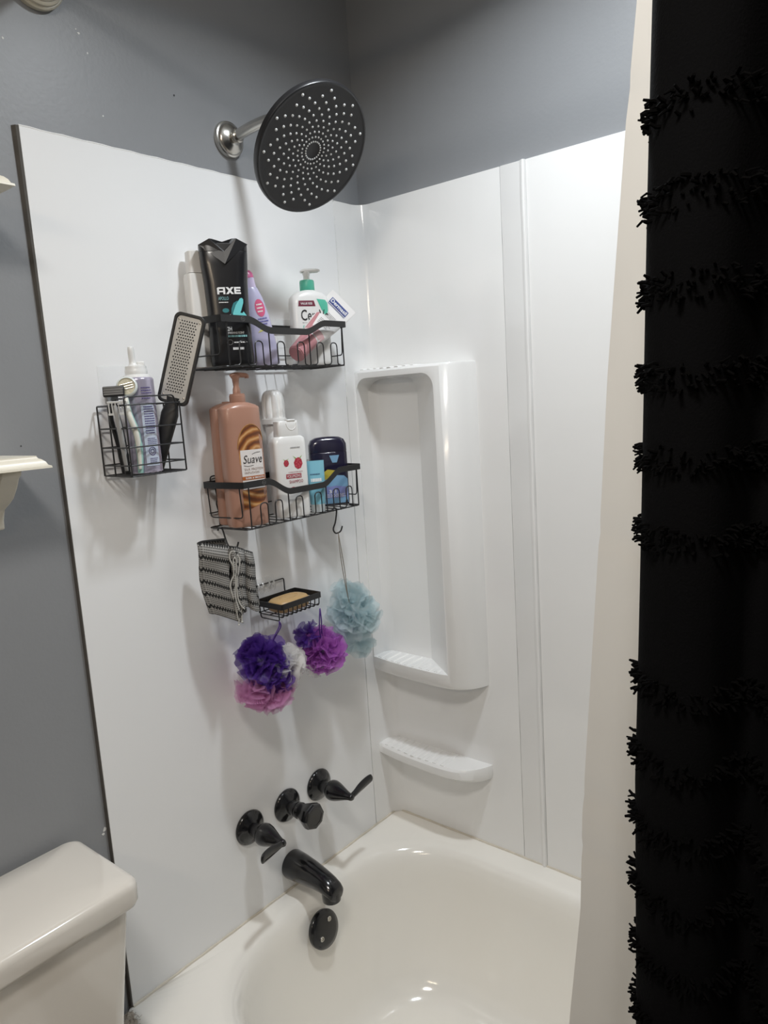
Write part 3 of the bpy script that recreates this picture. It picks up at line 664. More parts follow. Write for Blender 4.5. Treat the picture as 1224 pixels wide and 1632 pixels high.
def suave(label, loc, rz, depth, full=True):
    t = thing('conditioner_bottle', label, 'bottle', loc, rz, group='copper haircare bottles')
    d = depth
    b = Bottle([(0, .036, d * .85, 3.2), (.002, .039, d * .95, 3.2), (.012, .0405, d, 3.2), (.10, .0405, d, 3.2), (.20, .0392, d * .98, 3.2), (.2255, .0390, d * .97, 3.2), (.2285, .0380, d * .94, 3.1), (.2325, .032, d * .85, 2.7), (.2368, .020, d * .7, 2.2), (.238, .0145, min(.0145, d * .65), 2)])
    b.mesh().build('body', COPPER, t, smooth=45); f = b.front
    if not full:
        MB().lathe([(.0095, .238), (.0095, .2405), (.008, .241)], 24).build('cap', COPPER, t); return t
    z = .238
    MB().lathe([(.0148, z - .001), (.0152, z), (.0152, z + .013), (.0142, z + .0135), (.0142, z + .016), (.0085, z + .0165)], 32).build('pump_collar', COPPER, t)
    MB().lathe([(.0075, z + .016), (.0072, z + .024), (.0055, z + .030), (.0068, z + .044), (.0090, z + .047), (.0092, z + .0495)], 20).build('pump_stem', COPPER, t)
    ps = smoothpts([(-.0105, 0, z + .0505), (-.002, 0, z + .0515), (.010, -.002, z + .0508), (.0205, -.004, z + .0495), (.0215, -.0045, z + .0445)], 5)
    MB().tube(ps, [.0022 + .003 * sin(min(1, i / 7) * pi / 2) - .0022 * max(0, i / len(ps) - .4) for i in range(len(ps))], 10, flat=1.5).build('pump_nozzle', COPPER, t, smooth=60)
    SW = swirl_mat(); GOLD = plas('gold_ink', (.42, .20, .05), .35)
    patch(t, 'swirl_print', [(p_[0], p_[1]) for p_ in circ(.010, .148, .0285, .046, 30, .05, pi * .98)] + [(-.0185, .148), (-.0185, .120), (.038, .120)], SW, f, cuts=4)
    mb = MB(); mb.tube([f(.010 + .030 * cos(a), .148 + .0475 * sin(a), .0006) for a in [.1 + (pi - .15) * k / 24 for k in range(25)]], .0007, 5); mb.build('gold_rim', GOLD, t)
    patch(t, 'swirl_print', [(-.018, .071), (.037, .071), (.035, .058), (.027, .047), (.012, .040), (-.004, .035), (-.018, .034)], SW, f, cuts=4)
    LB = plas('paper_label', (.74, .70, .68), .45)
    patch(t, 'label', rect(-.016, .032, .073, .1475), LB, f, eps=.0009)
    label_text(t, 'Suave', INK, -.012, .0295, .122, .1375, f, bold=.0, shear=.28, eps=.0014)
    for pts_ in ([(.008, .139), (.016, .1415), (.026, .142)], [(-.011, .1185), (-.002, .1165), (.009, .118)]):
        mb = MB(); mb.tube([f(p_.x, p_.y, .0012) for p_ in smoothpts([(x, z_, 0) for x, z_ in pts_], 5)], .0004, 5); mb.build('flourish', INK, t)
    BI = plas('brown_ink', (.22, .12, .08), .5)
    label_text(t, 'SILK PROTEIN', BI, -.0105, .030, .1085, .1128, f, eps=.0014, spacing=1.2); label_text(t, 'INFUSION', BI, -.0105, .020, .1020, .1062, f, eps=.0014, spacing=1.2)
    patch(t, 'name_band', rect(-.016, .032, .0905, .0975), plas('orange_ink', (.42, .12, .025), .45), f, eps=.0012)
    label_text(t, 'SLEEK & SMOOTH', WINK, -.010, .030, .0922, .0958, f, bold=.02, eps=.0017)
    textbars(t, BI, f, .002, .030, .0755, .0865, 3, seed=21, fill=.3, eps=.0014)
    mb = MB(); mb.tube([f(-.0075 + q[0], .0810 + q[1], .0013) for q in ((0, .006), (-.004, -.001), (-.002, -.0045), (.002, -.0045), (.004, -.001))], .0004, 5, True); mb.build('drop_print', BI, t)
    return t
suave('copper conditioner pump bottle with white label in the lower caddy', (-.479, -.0715, zl), radians(-14), .0245)
suave('copper bottle standing behind the copper pump bottle', (-.4655, -.0215, zl), radians(0), .0165, False)
def fluted_can():
    t = thing('spray_can', 'white can with tall fluted white cap behind the shampoo', 'spray can', (-.3505, -.0275, zl))
    W = plas('white_cap', (.76, .76, .75), .3)
    MB().lathe([(.017, 0), (.019, .002), (.019, .185), (.017, .19)], 36).build('body', W, t)
    n = 72
    prof = [(.0262, .190), (.0262, .200), (.0250, .2005), (.0250, .202)]
    MB().lathe(prof, 40).build('collar', W, t)
    loops = []
    for r, h, k in ((.0245, .202, .4), (.0245, .206, 1), (.0242, .235, 1), (.0225, .247, 1), (.019, .254, .9), (.013, .2585, .7), (.006, .2600, .3), (.001, .2602, 0)):
        loops.append([(r * (1 - .17 * k * (1 - abs(cos(4.5 * a)) ** .8)) * cos(a), r * (1 - .17 * k * (1 - abs(cos(4.5 * a)) ** .8)) * sin(a), h) for a in [2 * pi * j / n for j in range(n)]])
    MB().loft(loops).build('fluted_cap', W, t, smooth=50)
fluted_can()
def shampoo():
    W = MATS['white_gloss_plastic']
    t = thing('shampoo_bottle', 'white shampoo bottle printed with raspberries and a red name band', 'bottle', (-.3665, -.078, zl), radians(-22))
    b = Bottle([(0, .0315, .017, 5), (.002, .034, .020, 5), (.008, .035, .021, 5), (.150, .0350, .021, 5), (.160, .0335, .0195, 4.5), (.1645, .029, .017, 4)])
    b.mesh().build('body', W, t, smooth=45); f = b.front
    Bottle([(.1645, .0235, .0160, 5), (.166, .0242, .0165, 5), (.186, .0235, .016, 5), (.1945, .0230, .0155, 5), (.1955, .022, .0147, 5)]).mesh().build('cap', W, t, smooth=40)
    MB().box((.006, -.010, .1965), (.018, .014, .004)).build('cap_tab', W, t, bevel=.0015)
    mb = MB(); mb.tube([(.006 + .0105 * cos(a), -.0162, .1905 + .0135 * sin(a)) for a in [pi + pi * k / 16 for k in range(17)]], .0009, 6); mb.build('thumb_notch', W, t)
    RED = plas('raspberry_ink', (.42, .03, .055), .45); RED2 = plas('raspberry_light', (.58, .10, .13), .45); GR = plas('leaf_ink', (.25, .42, .10), .5)
    for cx, cz, s_ in ((-.0135, .1115, .6), (.0120, .1100, 1.0)):
        patch(t, 'berry_print', [(cx + x * s_, cz + z_ * s_) for x, z_ in ((-.007, -.008), (-.001, -.0125), (.006, -.010), (.010, -.002), (.008, .007), (.002, .0115), (-.005, .009), (-.009, .001))], RED, f)
        mb = MB(); rnd = random.Random(3)
        for k in range(26):
            x, z_ = rnd.uniform(-.0075, .0075), rnd.uniform(-.009, .009)
            if (x / .0085) ** 2 + (z_ / .0105) ** 2 < 1: mb.add([f(cx + (x + .0013 * cos(a)) * s_, cz + (z_ + .0013 * sin(a)) * s_, .0008) for a in [2 * pi * j / 6 for j in range(6)]], [(0, 1, 2, 3, 4, 5)])
        o = mb.build('berry_seeds', RED2, t, smooth=0)
        for sg in (-1, 1): patch(t, 'leaf_print', [(cx + sg * .003 * s_, cz + .010 * s_), (cx + sg * .011 * s_, cz + .016 * s_), (cx + sg * .0095 * s_, cz + .0145 * s_), (cx + sg * .0055 * s_, cz + .0085 * s_)], GR, f, cuts=2)
    patch(t, 'name_band', rect(-.0155, .0175, .0800, .0890), plas('crimson_band', (.36, .02, .045), .45), f)
    label_text(t, 'VOLUMIZING', WINK, -.0140, .0160, .0815, .0875, f, eps=.0012)
    label_text(t, 'SHAMPOO', plas('red_ink', (.33, .05, .07), .5), -.0095, .0200, .0700, .0765, f)
    textbars(t, MATS['red_ink'], f, -.010, .021, .0915, .0935, 1, seed=31, fill=.5)
    textbars(t, plas('grey_ink', (.3, .3, .3), .5), f, -.002, .019, .140, .1435, 1, seed=32, fill=.6)
    patch(t, 'berry_print', circ(-.002, .058, .006, .0045), RED, f)
    textbars(t, MATS['grey_ink'], f, -.013, .020, .034, .0385, 2, seed=33, fill=.35)
shampoo()
def blue_tube():
    t = thing('gel_tube', 'small glossy sky blue gel tube in front of the navy bottle', 'tube', (-.302, -.089, zl), radians(-38))
    m = plas('sky_blue_gloss', (.22, .50, .62), .15, coat=.5)
    b = Bottle([(0, .0135, .0115, 2.6), (.016, .0150, .0125, 2.6), (.018, .0165, .0125, 2.8), (.06, .0180, .009, 3), (.098, .0186, .0025, 4), (.108, .0187, .0012, 4)])
    b.mesh().build('body', m, t, smooth=60)
    Bottle([(0, .0140, .0118, 2.6), (.0165, .0153, .0128, 2.6)]).mesh().build('cap', plas('pale_cap', (.55, .60, .62), .3), t)
    textbars(t, WINK, b.front, -.012, .013, .0640, .0715, 1, seed=41, fill=.9); textbars(t, plas('navy_ink', (.02, .05, .13), .5), b.front, -.013, .012, .078, .082, 1, seed=42, fill=.5)
blue_tube()
def navy():
    t = thing('kids_wash_bottle', 'navy and light blue bottle at the right end of the lower caddy', 'bottle', (-.2265, -.055, zl), radians(-36))
    NV = plas('navy_plastic', (.016, .014, .036), .18, coat=.4); LB = plas('light_blue_print', (.20, .38, .58), .35)
    b = Bottle([(0, .038, .014, 4), (.002, .0405, .0165, 4), (.01, .0415, .0175, 4), (.090, .0420, .0175, 4), (.118, .0420, .0175, 4), (.1185, .0412, .017, 4), (.120, .0420, .0177, 4), (.136, .0415, .0175, 4), (.146, .037, .0155, 3.6), (.1515, .027, .012, 3.2), (.153, .012, .006, 3)])
    b.mesh().build('body', NV, t, smooth=45); f = b.front
    patch(t, 'lower_print', [(-.0375, .006), (.0375, .006), (.0385, .058), (.030, .066), (.006, .069), (-.022, .066), (-.0385, .058)], LB, f, cuts=6)
    patch(t, 'band_print', [(-.036, .018), (.037, .018), (.037, .040), (.012, .045), (-.014, .043), (-.036, .036)], plas('violet_blue_print', (.22, .25, .52), .4), f, eps=.0008, cuts=5)
    label_text(t, '3-1', WINK, -.006, .010, .0290, .0365, f, eps=.0014, bold=.02)
    textbars(t, WINK, f, -.022, .034, .0195, .0275, 3, seed=51, fill=.35, eps=.0014)
    patch(t, 'yellow_print', [(-.020, .060), (.006, .060), (.014, .068), (.010, .079), (-.006, .082), (-.018, .074)], plas('mustard_print', (.52, .42, .06), .4), f, eps=.0009)
    patch(t, 'pale_print', [(.000, .112), (.022, .112), (.016, .096), (.006, .096)], LB, f, eps=.0009)
navy()

# ------------------------------------------------------------------ wire basket on the left
def basket():
    t = thing('wire_basket', 'small black wire basket holding razors and a lavender can', 'basket', (-.678, 0, 1.389))
    x0, x1, yb, yf = -.054, .054, -.008, -.092
    zs = [0, .018, .048, .080, .118]
    for z in zs:
        mb = MB(); e = .0 if z else 0
        wire(mb, [(x0, yb, z), (x0, yf, z), (x1, yf, z), (x1, yb, z)], .0014, .003, True); mb.build('ring_wire', BLACK, t)
    mb = MB()
    wire(mb, [(x0 + .001, yf, 0), (x0 + .001, yf, .131), (x1 - .012, yf, .131), (x1 - .008, yf, .112)], .0014, .006)
    wire(mb, [(x1, yf, 0), (x1 - .001, yf, .12)], .0014); wire(mb, [(x0, yb - .035, 0), (x0, yb - .035, .12)], .0014); wire(mb, [(x1, yb - .035, 0), (x1, yb - .035, .12)], .0014)
    wire(mb, [(x0, yb, 0), (x0, yb, .119), (x1, yb, .119), (x1, yb, 0)], .0014, .003)
    mb.build('upright_wires', BLACK, t)
    for k in range(9):
        mb = MB(); x = x0 + .0108 * (k + 1); wire(mb, [(x, yb, -.0005), (x, yf, -.0005)], .0012); mb.build('floor_wire', BLACK, t)
    MB().box((-.010, -.0008, .150), (.062, .0012, .075)).build('adhesive_pad', CLEAR, t, bevel=.0004)
    mb = MB(); wire(mb, [(-.022, -.002, .150), (-.022, -.008, .130), (.0, -.008, .130), (.0, -.002, .150)], .0012, .004); mb.build('hook_wire', BLACK, t)
basket()
ZB = 1.389 + .0015
def lavcan():
    t = thing('spray_can', 'lavender can with white nozzle standing in the wire basket', 'spray can', (-.6805, -.0575, ZB), radians(-30))
    m = plas('lavender_can', (.46, .43, .54), .22, metal=.4); W = MATS['white_cap']
    MB().lathe([(.0245, 0), (.0268, .0015), (.0262, .004), (.0265, .006), (.0268, .155), (.0268, .158), (.0255, .1605), (.0235, .1615)], 48).build('body', m, t, smooth=50)
    MB().lathe([(.0235, .161), (.022, .165), (.0185, .1665), (.0180, .1665), (.0185, .169), (.0185, .174), (.0175, .176), (.0178, .178), (.0170, .181), (.010, .1825)], 40).build('shoulder', W, t, smooth=35)
    MB().tube(smoothpts([(-.004, -.003, .181), (-.0045, -.003, .190), (-.005, -.004, .205), (-.005, -.004, .2115), (-.005, -.004, .2135)], 4), [.0085, .0075, .0062, .0058, .0056, .0056, .0056, .0056, .0055, .0055, .0053, .0052, .005, .0048, .0045, .0036, .002], 16).build('nozzle', W, t, smooth=60)
    MB().box((.0085, 0, .1845), (.013, .014, .008)).build('trigger', W, t, bevel=.002)
    def f(x, z, e=0): a = x / .0268; return Vector(((.0268 + e) * sin(a), -(.0268 + e) * cos(a), z))
    patch(t, 'label_panel', rect(.000, .024, .012, .118), plas('pale_blue_label', (.50, .56, .68), .35), f, cuts=6)
    VI = plas('violet_ink', (.08, .06, .20), .5)
    textbars(t, VI, f, .004, .023, .066, .114, 12, seed=61, fill=.45); textbars(t, VI, f, .005, .023, .048, .060, 4, seed=62, fill=.4); textbars(t, VI, f, .006, .022, .014, .026, 4, seed=63, fill=.4)
    textbars(t, VI, f, .003, .022, .124, .146, 5, seed=64, fill=.4)
    mb = MB(); mb.tube([f(.0115 + .0058 * cos(a), .037 + .0068 * sin(a), .0007) for a in [2 * pi * k / 24 for k in range(24)]], .0006, 5, True); mb.tube([f(.0115 + .0030 * cos(a), .037 + .0036 * sin(a), .0007) for a in [2 * pi * k / 16 for k in range(16)]], .0006, 5, True); mb.build('ring_mark', VI, t)
lavcan()
def grater():
    hb = Vector((-.651, -.045, 1.3925)); tp = Vector((-.588, -.102, 1.656))
    t = thing('foot_file', 'steel foot file with black frame and handle leaning out of the wire basket', 'foot file', hb)
    zc = (tp - hb).normalized(); view = Vector((-.80, -.60, .06)); nrm = (view - view.dot(zc) * zc).normalized(); xs = -nrm.cross(zc)
    xs = zc.cross(-nrm)   # across, so that x, y=-nrm, z form a right-handed frame
    xs = (-nrm).cross(zc).normalized()
    F = Matrix((xs, -nrm, zc)).transposed().to_4x4(); F.translation = hb
    Lt = (tp - hb).length; I = MW[t.name].inverted()
    def W(p): return F @ Vector(p)
    # handle
    st = [(0, .0085, .0055), (.004, .0105, .007), (.05, .0125, .008), (.08, .0145, .008), (.100, .0155, .0075), (.110, .0135, .006), (.122, .0105, .005), (.130, .012, .005)]
    MB().loft([[W((*sel(2 * pi * k / 24, a, b, 2.6), z)) for k in range(24)] for z, a, b in st]).build('handle', plas('rubber_black', (.012, .012, .012), .45), t, world=True, smooth=60)
    z0, z1, wd = .118, Lt, .0275
    out = rrect(-wd, wd, z0, z1, .011, 6); inn = rrect(-wd + .0052, wd - .0052, z0 + .0055, z1 - .0055, .008, 6)
    def lp(pts, y): return [W((x, y, z)) for x, z in pts]
    MB().loft([lp(inn, .004), lp(out, .004), lp(out, -.004), lp(inn, -.004), lp(inn, .004)], False, False).build('frame', MATS['rubber_black'], t, world=True, smooth=35, bevel=.001)
    MB().loft([lp(inn, .0015), lp(inn, -.0020)]).build('steel_plate', mat('grater_steel', (.46, .46, .45), rough=.42, metal=.7, bump=.05, bscale=300), t, world=True, smooth=30)
    mb = MB(); mt = MB()
    rows = 26; zz0, zz1 = z0 + .022, z1 - .014
    for r in range(rows):
        z = zz0 + (zz1 - zz0) * r / (rows - 1)
        for c in range(7):
            x = -.0150 + .0044 * c + (.0022 if r % 2 else 0)
            if x > .0165: continue
            mb.add([W((x + .0015 * cos(a), -.0023, z + .0012 * sin(a))) for a in [2 * pi * k / 6 for k in range(6)]], [(0, 1, 2, 3, 4, 5)])
            mt.add([W((x - .0014, -.0021, z + .0010)), W((x + .0014, -.0021, z + .0010)), W((x, -.0036, z + .0016)), W((x, -.0021, z + .0022))], [(0, 1, 2), (0, 2, 3), (1, 3, 2)])
    mb.build('file_holes', mat('dark_hole', (.02, .02, .02), rough=.8), t, world=True, smooth=0)['kind'] = 'stuff'
    mt.build('file_teeth', MATS['grater_steel'], t, world=True, smooth=0)['kind'] = 'stuff'
    for x, z in ((-.0185, z0 + .014), (-.0185, z1 - .012), (.0185, z1 - .012), (.0185, z0 + .014)):
        mb = MB().lathe([(.0014, 0), (.0014, .0012), (.0004, .0014)], 10, F @ frame((x, -.0019, z), (0, -1, 0))); mb.build('rivet', CHROME, t, world=True)
grater()
def razor(label, top, bot, hm, headm, mid):
    t = thing('razor', label, 'razor', bot)
    top, bot, mid = Vector(top), Vector(bot), [Vector(m) for m in mid]
    ps = smoothpts([bot] + mid + [top], 7); n = len(ps)
    MB().tube(ps, [.0032 + .0024 * sin(pi * min(1, i / n * 1.1)) ** 2 + (.0012 if i < n * .3 else 0) for i in range(n)], 12, flat=1.15).build('handle', hm[0], t, world=True, smooth=70)
    off = Vector((-.30, -.35, 0)).normalized() * .0030
    ps2 = [q + off for q in ps[2:int(n * .9)]]
    MB().tube(ps2, [.0030 + .0018 * sin(pi * i / len(ps2)) for i in range(len(ps2))], 10).build('grip', hm[1], t, world=True, smooth=70)
    # head: guard with blades
    d = (top - ps[-3]).normalized(); nrm = Vector((-.6, -.75, .25)).normalized(); xs = d.cross(nrm).normalized(); nr = xs.cross(d)
    F = Matrix((xs, -nr, d)).transposed().to_4x4(); F.translation = top
    return t, F
t, F = razor('white and aqua disposable razor with round head in the wire basket', (-.713, -.072, 1.528), (-.706, -.078, 1.3925), (plas('razor_aqua', (.34, .58, .53), .3), plas('razor_white', (.76, .76, .70), .3)), None, [(-.705, -.080, 1.425), (-.709, -.083, 1.460), (-.7165, -.081, 1.490), (-.7155, -.076, 1.512)])
Mh = frame((-.711, -.0735, 1.537), (-.62, -.74, .25))
MB().lathe([(.013, -.006), (.0165, -.004), (.0175, 0), (.0165, .003), (.014, .004)], 32, Mh, cap1=False).build('head_rim', plas('razor_pale', (.66, .70, .68), .25), t, world=True, smooth=50)
MB().lathe([(.0142, .004), (.013, .0025), (.0005, .0025)], 32, Mh, cap0=False).build('lather_strip', plas('razor_strip', (.50, .46, .34), .4, bump=.5, bscale=300), t, world=True)
for k in (-1, 0, 1): MB().box((0, k * .0042, .0032), (.021, .0008, .0018), Mh).build('blade', CHROME, t, world=True, smooth=0)
t, F = razor('black disposable razor with clear guard in the wire basket', (-.735, -.070, 1.516), (-.7205, -.062, 1.3925), (BLACK, plas('razor_grey', (.35, .35, .35), .3)), None, [(-.724, -.066, 1.42), (-.729, -.070, 1.455), (-.734, -.073, 1.49)])
Mh = frame((-.7345, -.071, 1.530), (-.62, -.74, .25), (.8, -.6, 0))
MB().box((0, 0, 0), (.034, .017, .008), Mh).build('head', BLACK, t, world=True, bevel=.002)
for k in range(4): MB().box((0, -.006 + .004 * k, .0042), (.031, .0016, .0014), Mh).build('blade', plas('blade_grey', (.07, .07, .07), .4, metal=.5), t, world=True, smooth=0)
mb = MB(); Mg = frame((-.7335, -.075, 1.503), (-.62, -.74, -.2), (.8, -.6, 0))
for k in range(6): mb.box((-.013 + .0052 * k, 0, .001), (.0018, .020, .002), Mg)
mb.box((0, .010, .001), (.030, .003, .003), Mg); mb.box((0, -.010, .001), (.030, .003, .003), Mg)
mb.build('blade_guard', plas('clear_guard', (.75, .76, .76), .15), t, world=True, smooth=0)
t = thing('razor', 'slim dark razor handle leaning deepest in the wire basket', 'razor', (-.7215, -.040, 1.3925))
MB().tube(smoothpts([(-.716, -.045, 1.3925), (-.722, -.045, 1.44), (-.731, -.048, 1.488), (-.7275, -.05, 1.51)], 6), [.0045] * 5 + [.0038] * 14, 10).build('handle', BLACK, t, world=True, smooth=70)
MB().box((-.7275, -.05, 1.517), (.022, .008, .014), None).build('head', MATS['razor_grey'], t, world=True, bevel=.002)

# ------------------------------------------------------------------ soap dish, soap and hooks
def soapdish():
    t = thing('soap_dish', 'small black wire soap dish stuck to the shower wall', 'soap dish', (-.3815, 0, 1.062))
    x0, x1, yb, yf, zb = -.0565, .0565, -.020, -.100, .026
    loop = [(x0, yf), (x1, yf), (x1, yb), (x0, yb)]
    L4 = []
    pts = [p for p in fillet([(x, y, zb) for x, y in loop], .004, 3, True)]
    n = len(pts); cen = Vector((0, -.06, zb))
    for i in range(n):
        tg = (pts[(i + 1) % n] - pts[i - 1]).normalized(); o = Vector((tg.y, -tg.x, 0)) * .0010; hz = Vector((0, 0, .0058)); p_ = pts[i]
        L4.append([p_ + o - hz, p_ + o + hz, p_ - o + hz, p_ - o - hz])
    MB().loft(L4 + [L4[0]], False, False).build('rim_band', BLACK, t, smooth=35)
    for k in range(9):
        x = x0 + .006 + .0127 * k; mb = MB(); wire(mb, [(x, yf + .001, zb), (x, yf + .003, .003), (x, yb - .003, .003), (x, yb - .001, zb)], .0012, .006); mb.build('floor_wire', BLACK, t)
    mb = MB(); wire(mb, [(x0 + .002, yf + .006, .0055), (x1 - .002, yf + .006, .0055)], .0012); wire(mb, [(x0 + .002, yb - .006, .0055), (x1 - .002, yb - .006, .0055)], .0012)
    wire(mb, [(x0 + .002, -.06, .0055), (x1 - .002, -.06, .0055)], .0012); wire(mb, [(x0, yf + .012, .022), (x0 + .002, yf + .012, -.004), (x0 + .002, yb - .012, -.004), (x0, yb - .012, .022)], .0013, .005)
    mb.build('cross_wires', BLACK, t)
    mb = MB(); wire(mb, [(x0, yb, zb), (x0 + .002, -.005, zb), (x0 + .002, -.005, .055), (.040, -.005, .055), (.040, -.005, zb), (.040, yb, zb)], .0014, .004); mb.build('back_wire', BLACK, t)
    for k in (-.028, .002):
        MB().box((k, -.0007, .052), (.026, .0012, .034)).build('adhesive_pad', CLEAR, t, bevel=.0004)
        for s_ in (-.006, .006):
            MB().tube(smoothpts([(k + s_, -.0013, .050), (k + s_, -.007, .048), (k + s_, -.009, .054), (k + s_, -.006, .058)], 4), .002, 8).build('clear_hook', mat('clear_plastic', (.9, .92, .93), rough=.1, alpha=.45), t)
    # soap bar
    s_ = thing('soap_bar', 'tan bar of soap lying in the black wire dish', 'soap', (-.3815, -.06, 1.0672))
    SOAP = mat('tan_soap', (.50, .33, .15), rough=.4, var=.12, vscale=40, sub=.1, bump=.15, bscale=60)
    b = Bottle([(0, .037, .022, 4), (.003, .042, .027, 3.6), (.012, .0445, .0295, 3.4), (.020, .0435, .0285, 3.4), (.0245, .040, .025, 3.3), (.026, .033, .019, 3)])
    b.mesh().build('bar', SOAP, s_, smooth=70)
    mb = MB(); mb.tube([( .024 * cos(a), .012 * sin(a), .0262) for a in [2 * pi * k / 28 for k in range(28)]], .0008, 5, True); mb.build('embossed_oval', SOAP, s_)
soapdish()
def shook(label, top, bot, rz):
    t = thing('wire_hook', label, 'hook', top)
    p0, p1 = Vector(top), Vector(bot); d = Vector((cos(rz), sin(rz), 0))
    pts = smoothpts([p0 - d * .006 + Vector((0, 0, .001)), p0 - d * .005 + Vector((0, 0, .005)), p0 + Vector((0, 0, .0055)), p0 + d * .003, p0 + (p1 - p0) * .5, p1 + Vector((0, 0, .010)) - d * .004, p1 - d * .001 + Vector((0, 0, .001)), p1 + d * .005, p1 + d * .012 + Vector((0, 0, .004)), p1 + d * .016 + Vector((0, 0, .014))], 5)
    MB().tube(pts, .0017, 8).build('hook', BLACK, t, world=True)
shook('black hook under the right end of the lower caddy', (-.272, -.109, ZL - .001), (-.271, -.104, 1.211), radians(-35))
shook('black hook under the left end of the lower caddy holding the washcloth', (-.534, -.055, ZL - .001), (-.526, -.068, 1.222), radians(-30))

# ------------------------------------------------------------------ washcloth
def cloth_mat():
    m = mat('striped_knit', (.3, .3, .3), .95); nt = m.node_tree; b = nt.nodes['Principled BSDF']; N_ = nt.nodes.new; L = nt.links.new
    uv = N_('ShaderNodeUVMap'); sp = N_('ShaderNodeSeparateXYZ'); L(uv.outputs[0], sp.inputs[0])
    def M(op, a, b_=None, c=None):
        n = N_('ShaderNodeMath'); n.operation = op
        for i, v in enumerate((a, b_, c)):
            if v is None: continue
            if isinstance(v, (int, float)): n.inputs[i].default_value = v
            else: L(v, n.inputs[i])
        return n.outputs[0]
    u, v = sp.outputs[0], sp.outputs[1]
    zig = M('MULTIPLY', M('SINE', M('MULTIPLY', u, 1000.0)), .0024)
    vv = M('ADD', v, zig)
    row = M('PINGPONG', vv, .0125)                # rows every 25 mm
    blk = M('LESS_THAN', row, .0030)
    wht = M('LESS_THAN', M('PINGPONG', v, .0021), .0009)
    wu = M('LESS_THAN', M('PINGPONG', u, .0021), .0008)
    ns = N_('ShaderNodeTexNoise'); ns.inputs['Scale'].default_value = 700; L(uv.outputs[0], ns.inputs['Vector'])
    base = N_('ShaderNodeMix'); base.data_type = 'RGBA'; base.inputs['A'].default_value = (.10, .098, .093, 1); base.inputs['B'].default_value = (.36, .35, .335, 1); L(M('MAXIMUM', wht, M('MULTIPLY', wu, .55)), base.inputs['Factor'])
    mx = N_('ShaderNodeMix'); mx.data_type = 'RGBA'; mx.inputs['B'].default_value = (.012, .012, .012, 1); L(base.outputs['Result'], mx.inputs['A']); L(blk, mx.inputs['Factor'])
    L(mx.outputs['Result'], b.inputs['Base Color'])
    bp = N_('ShaderNodeBump'); bp.inputs['Strength'].default_value = .6; bp.inputs['Distance'].default_value = .0015
    L(M('ADD', M('ADD', wht, wu), ns.outputs['Fac']), bp.inputs['Height']); L(bp.outputs[0], b.inputs['Normal'])
    return m
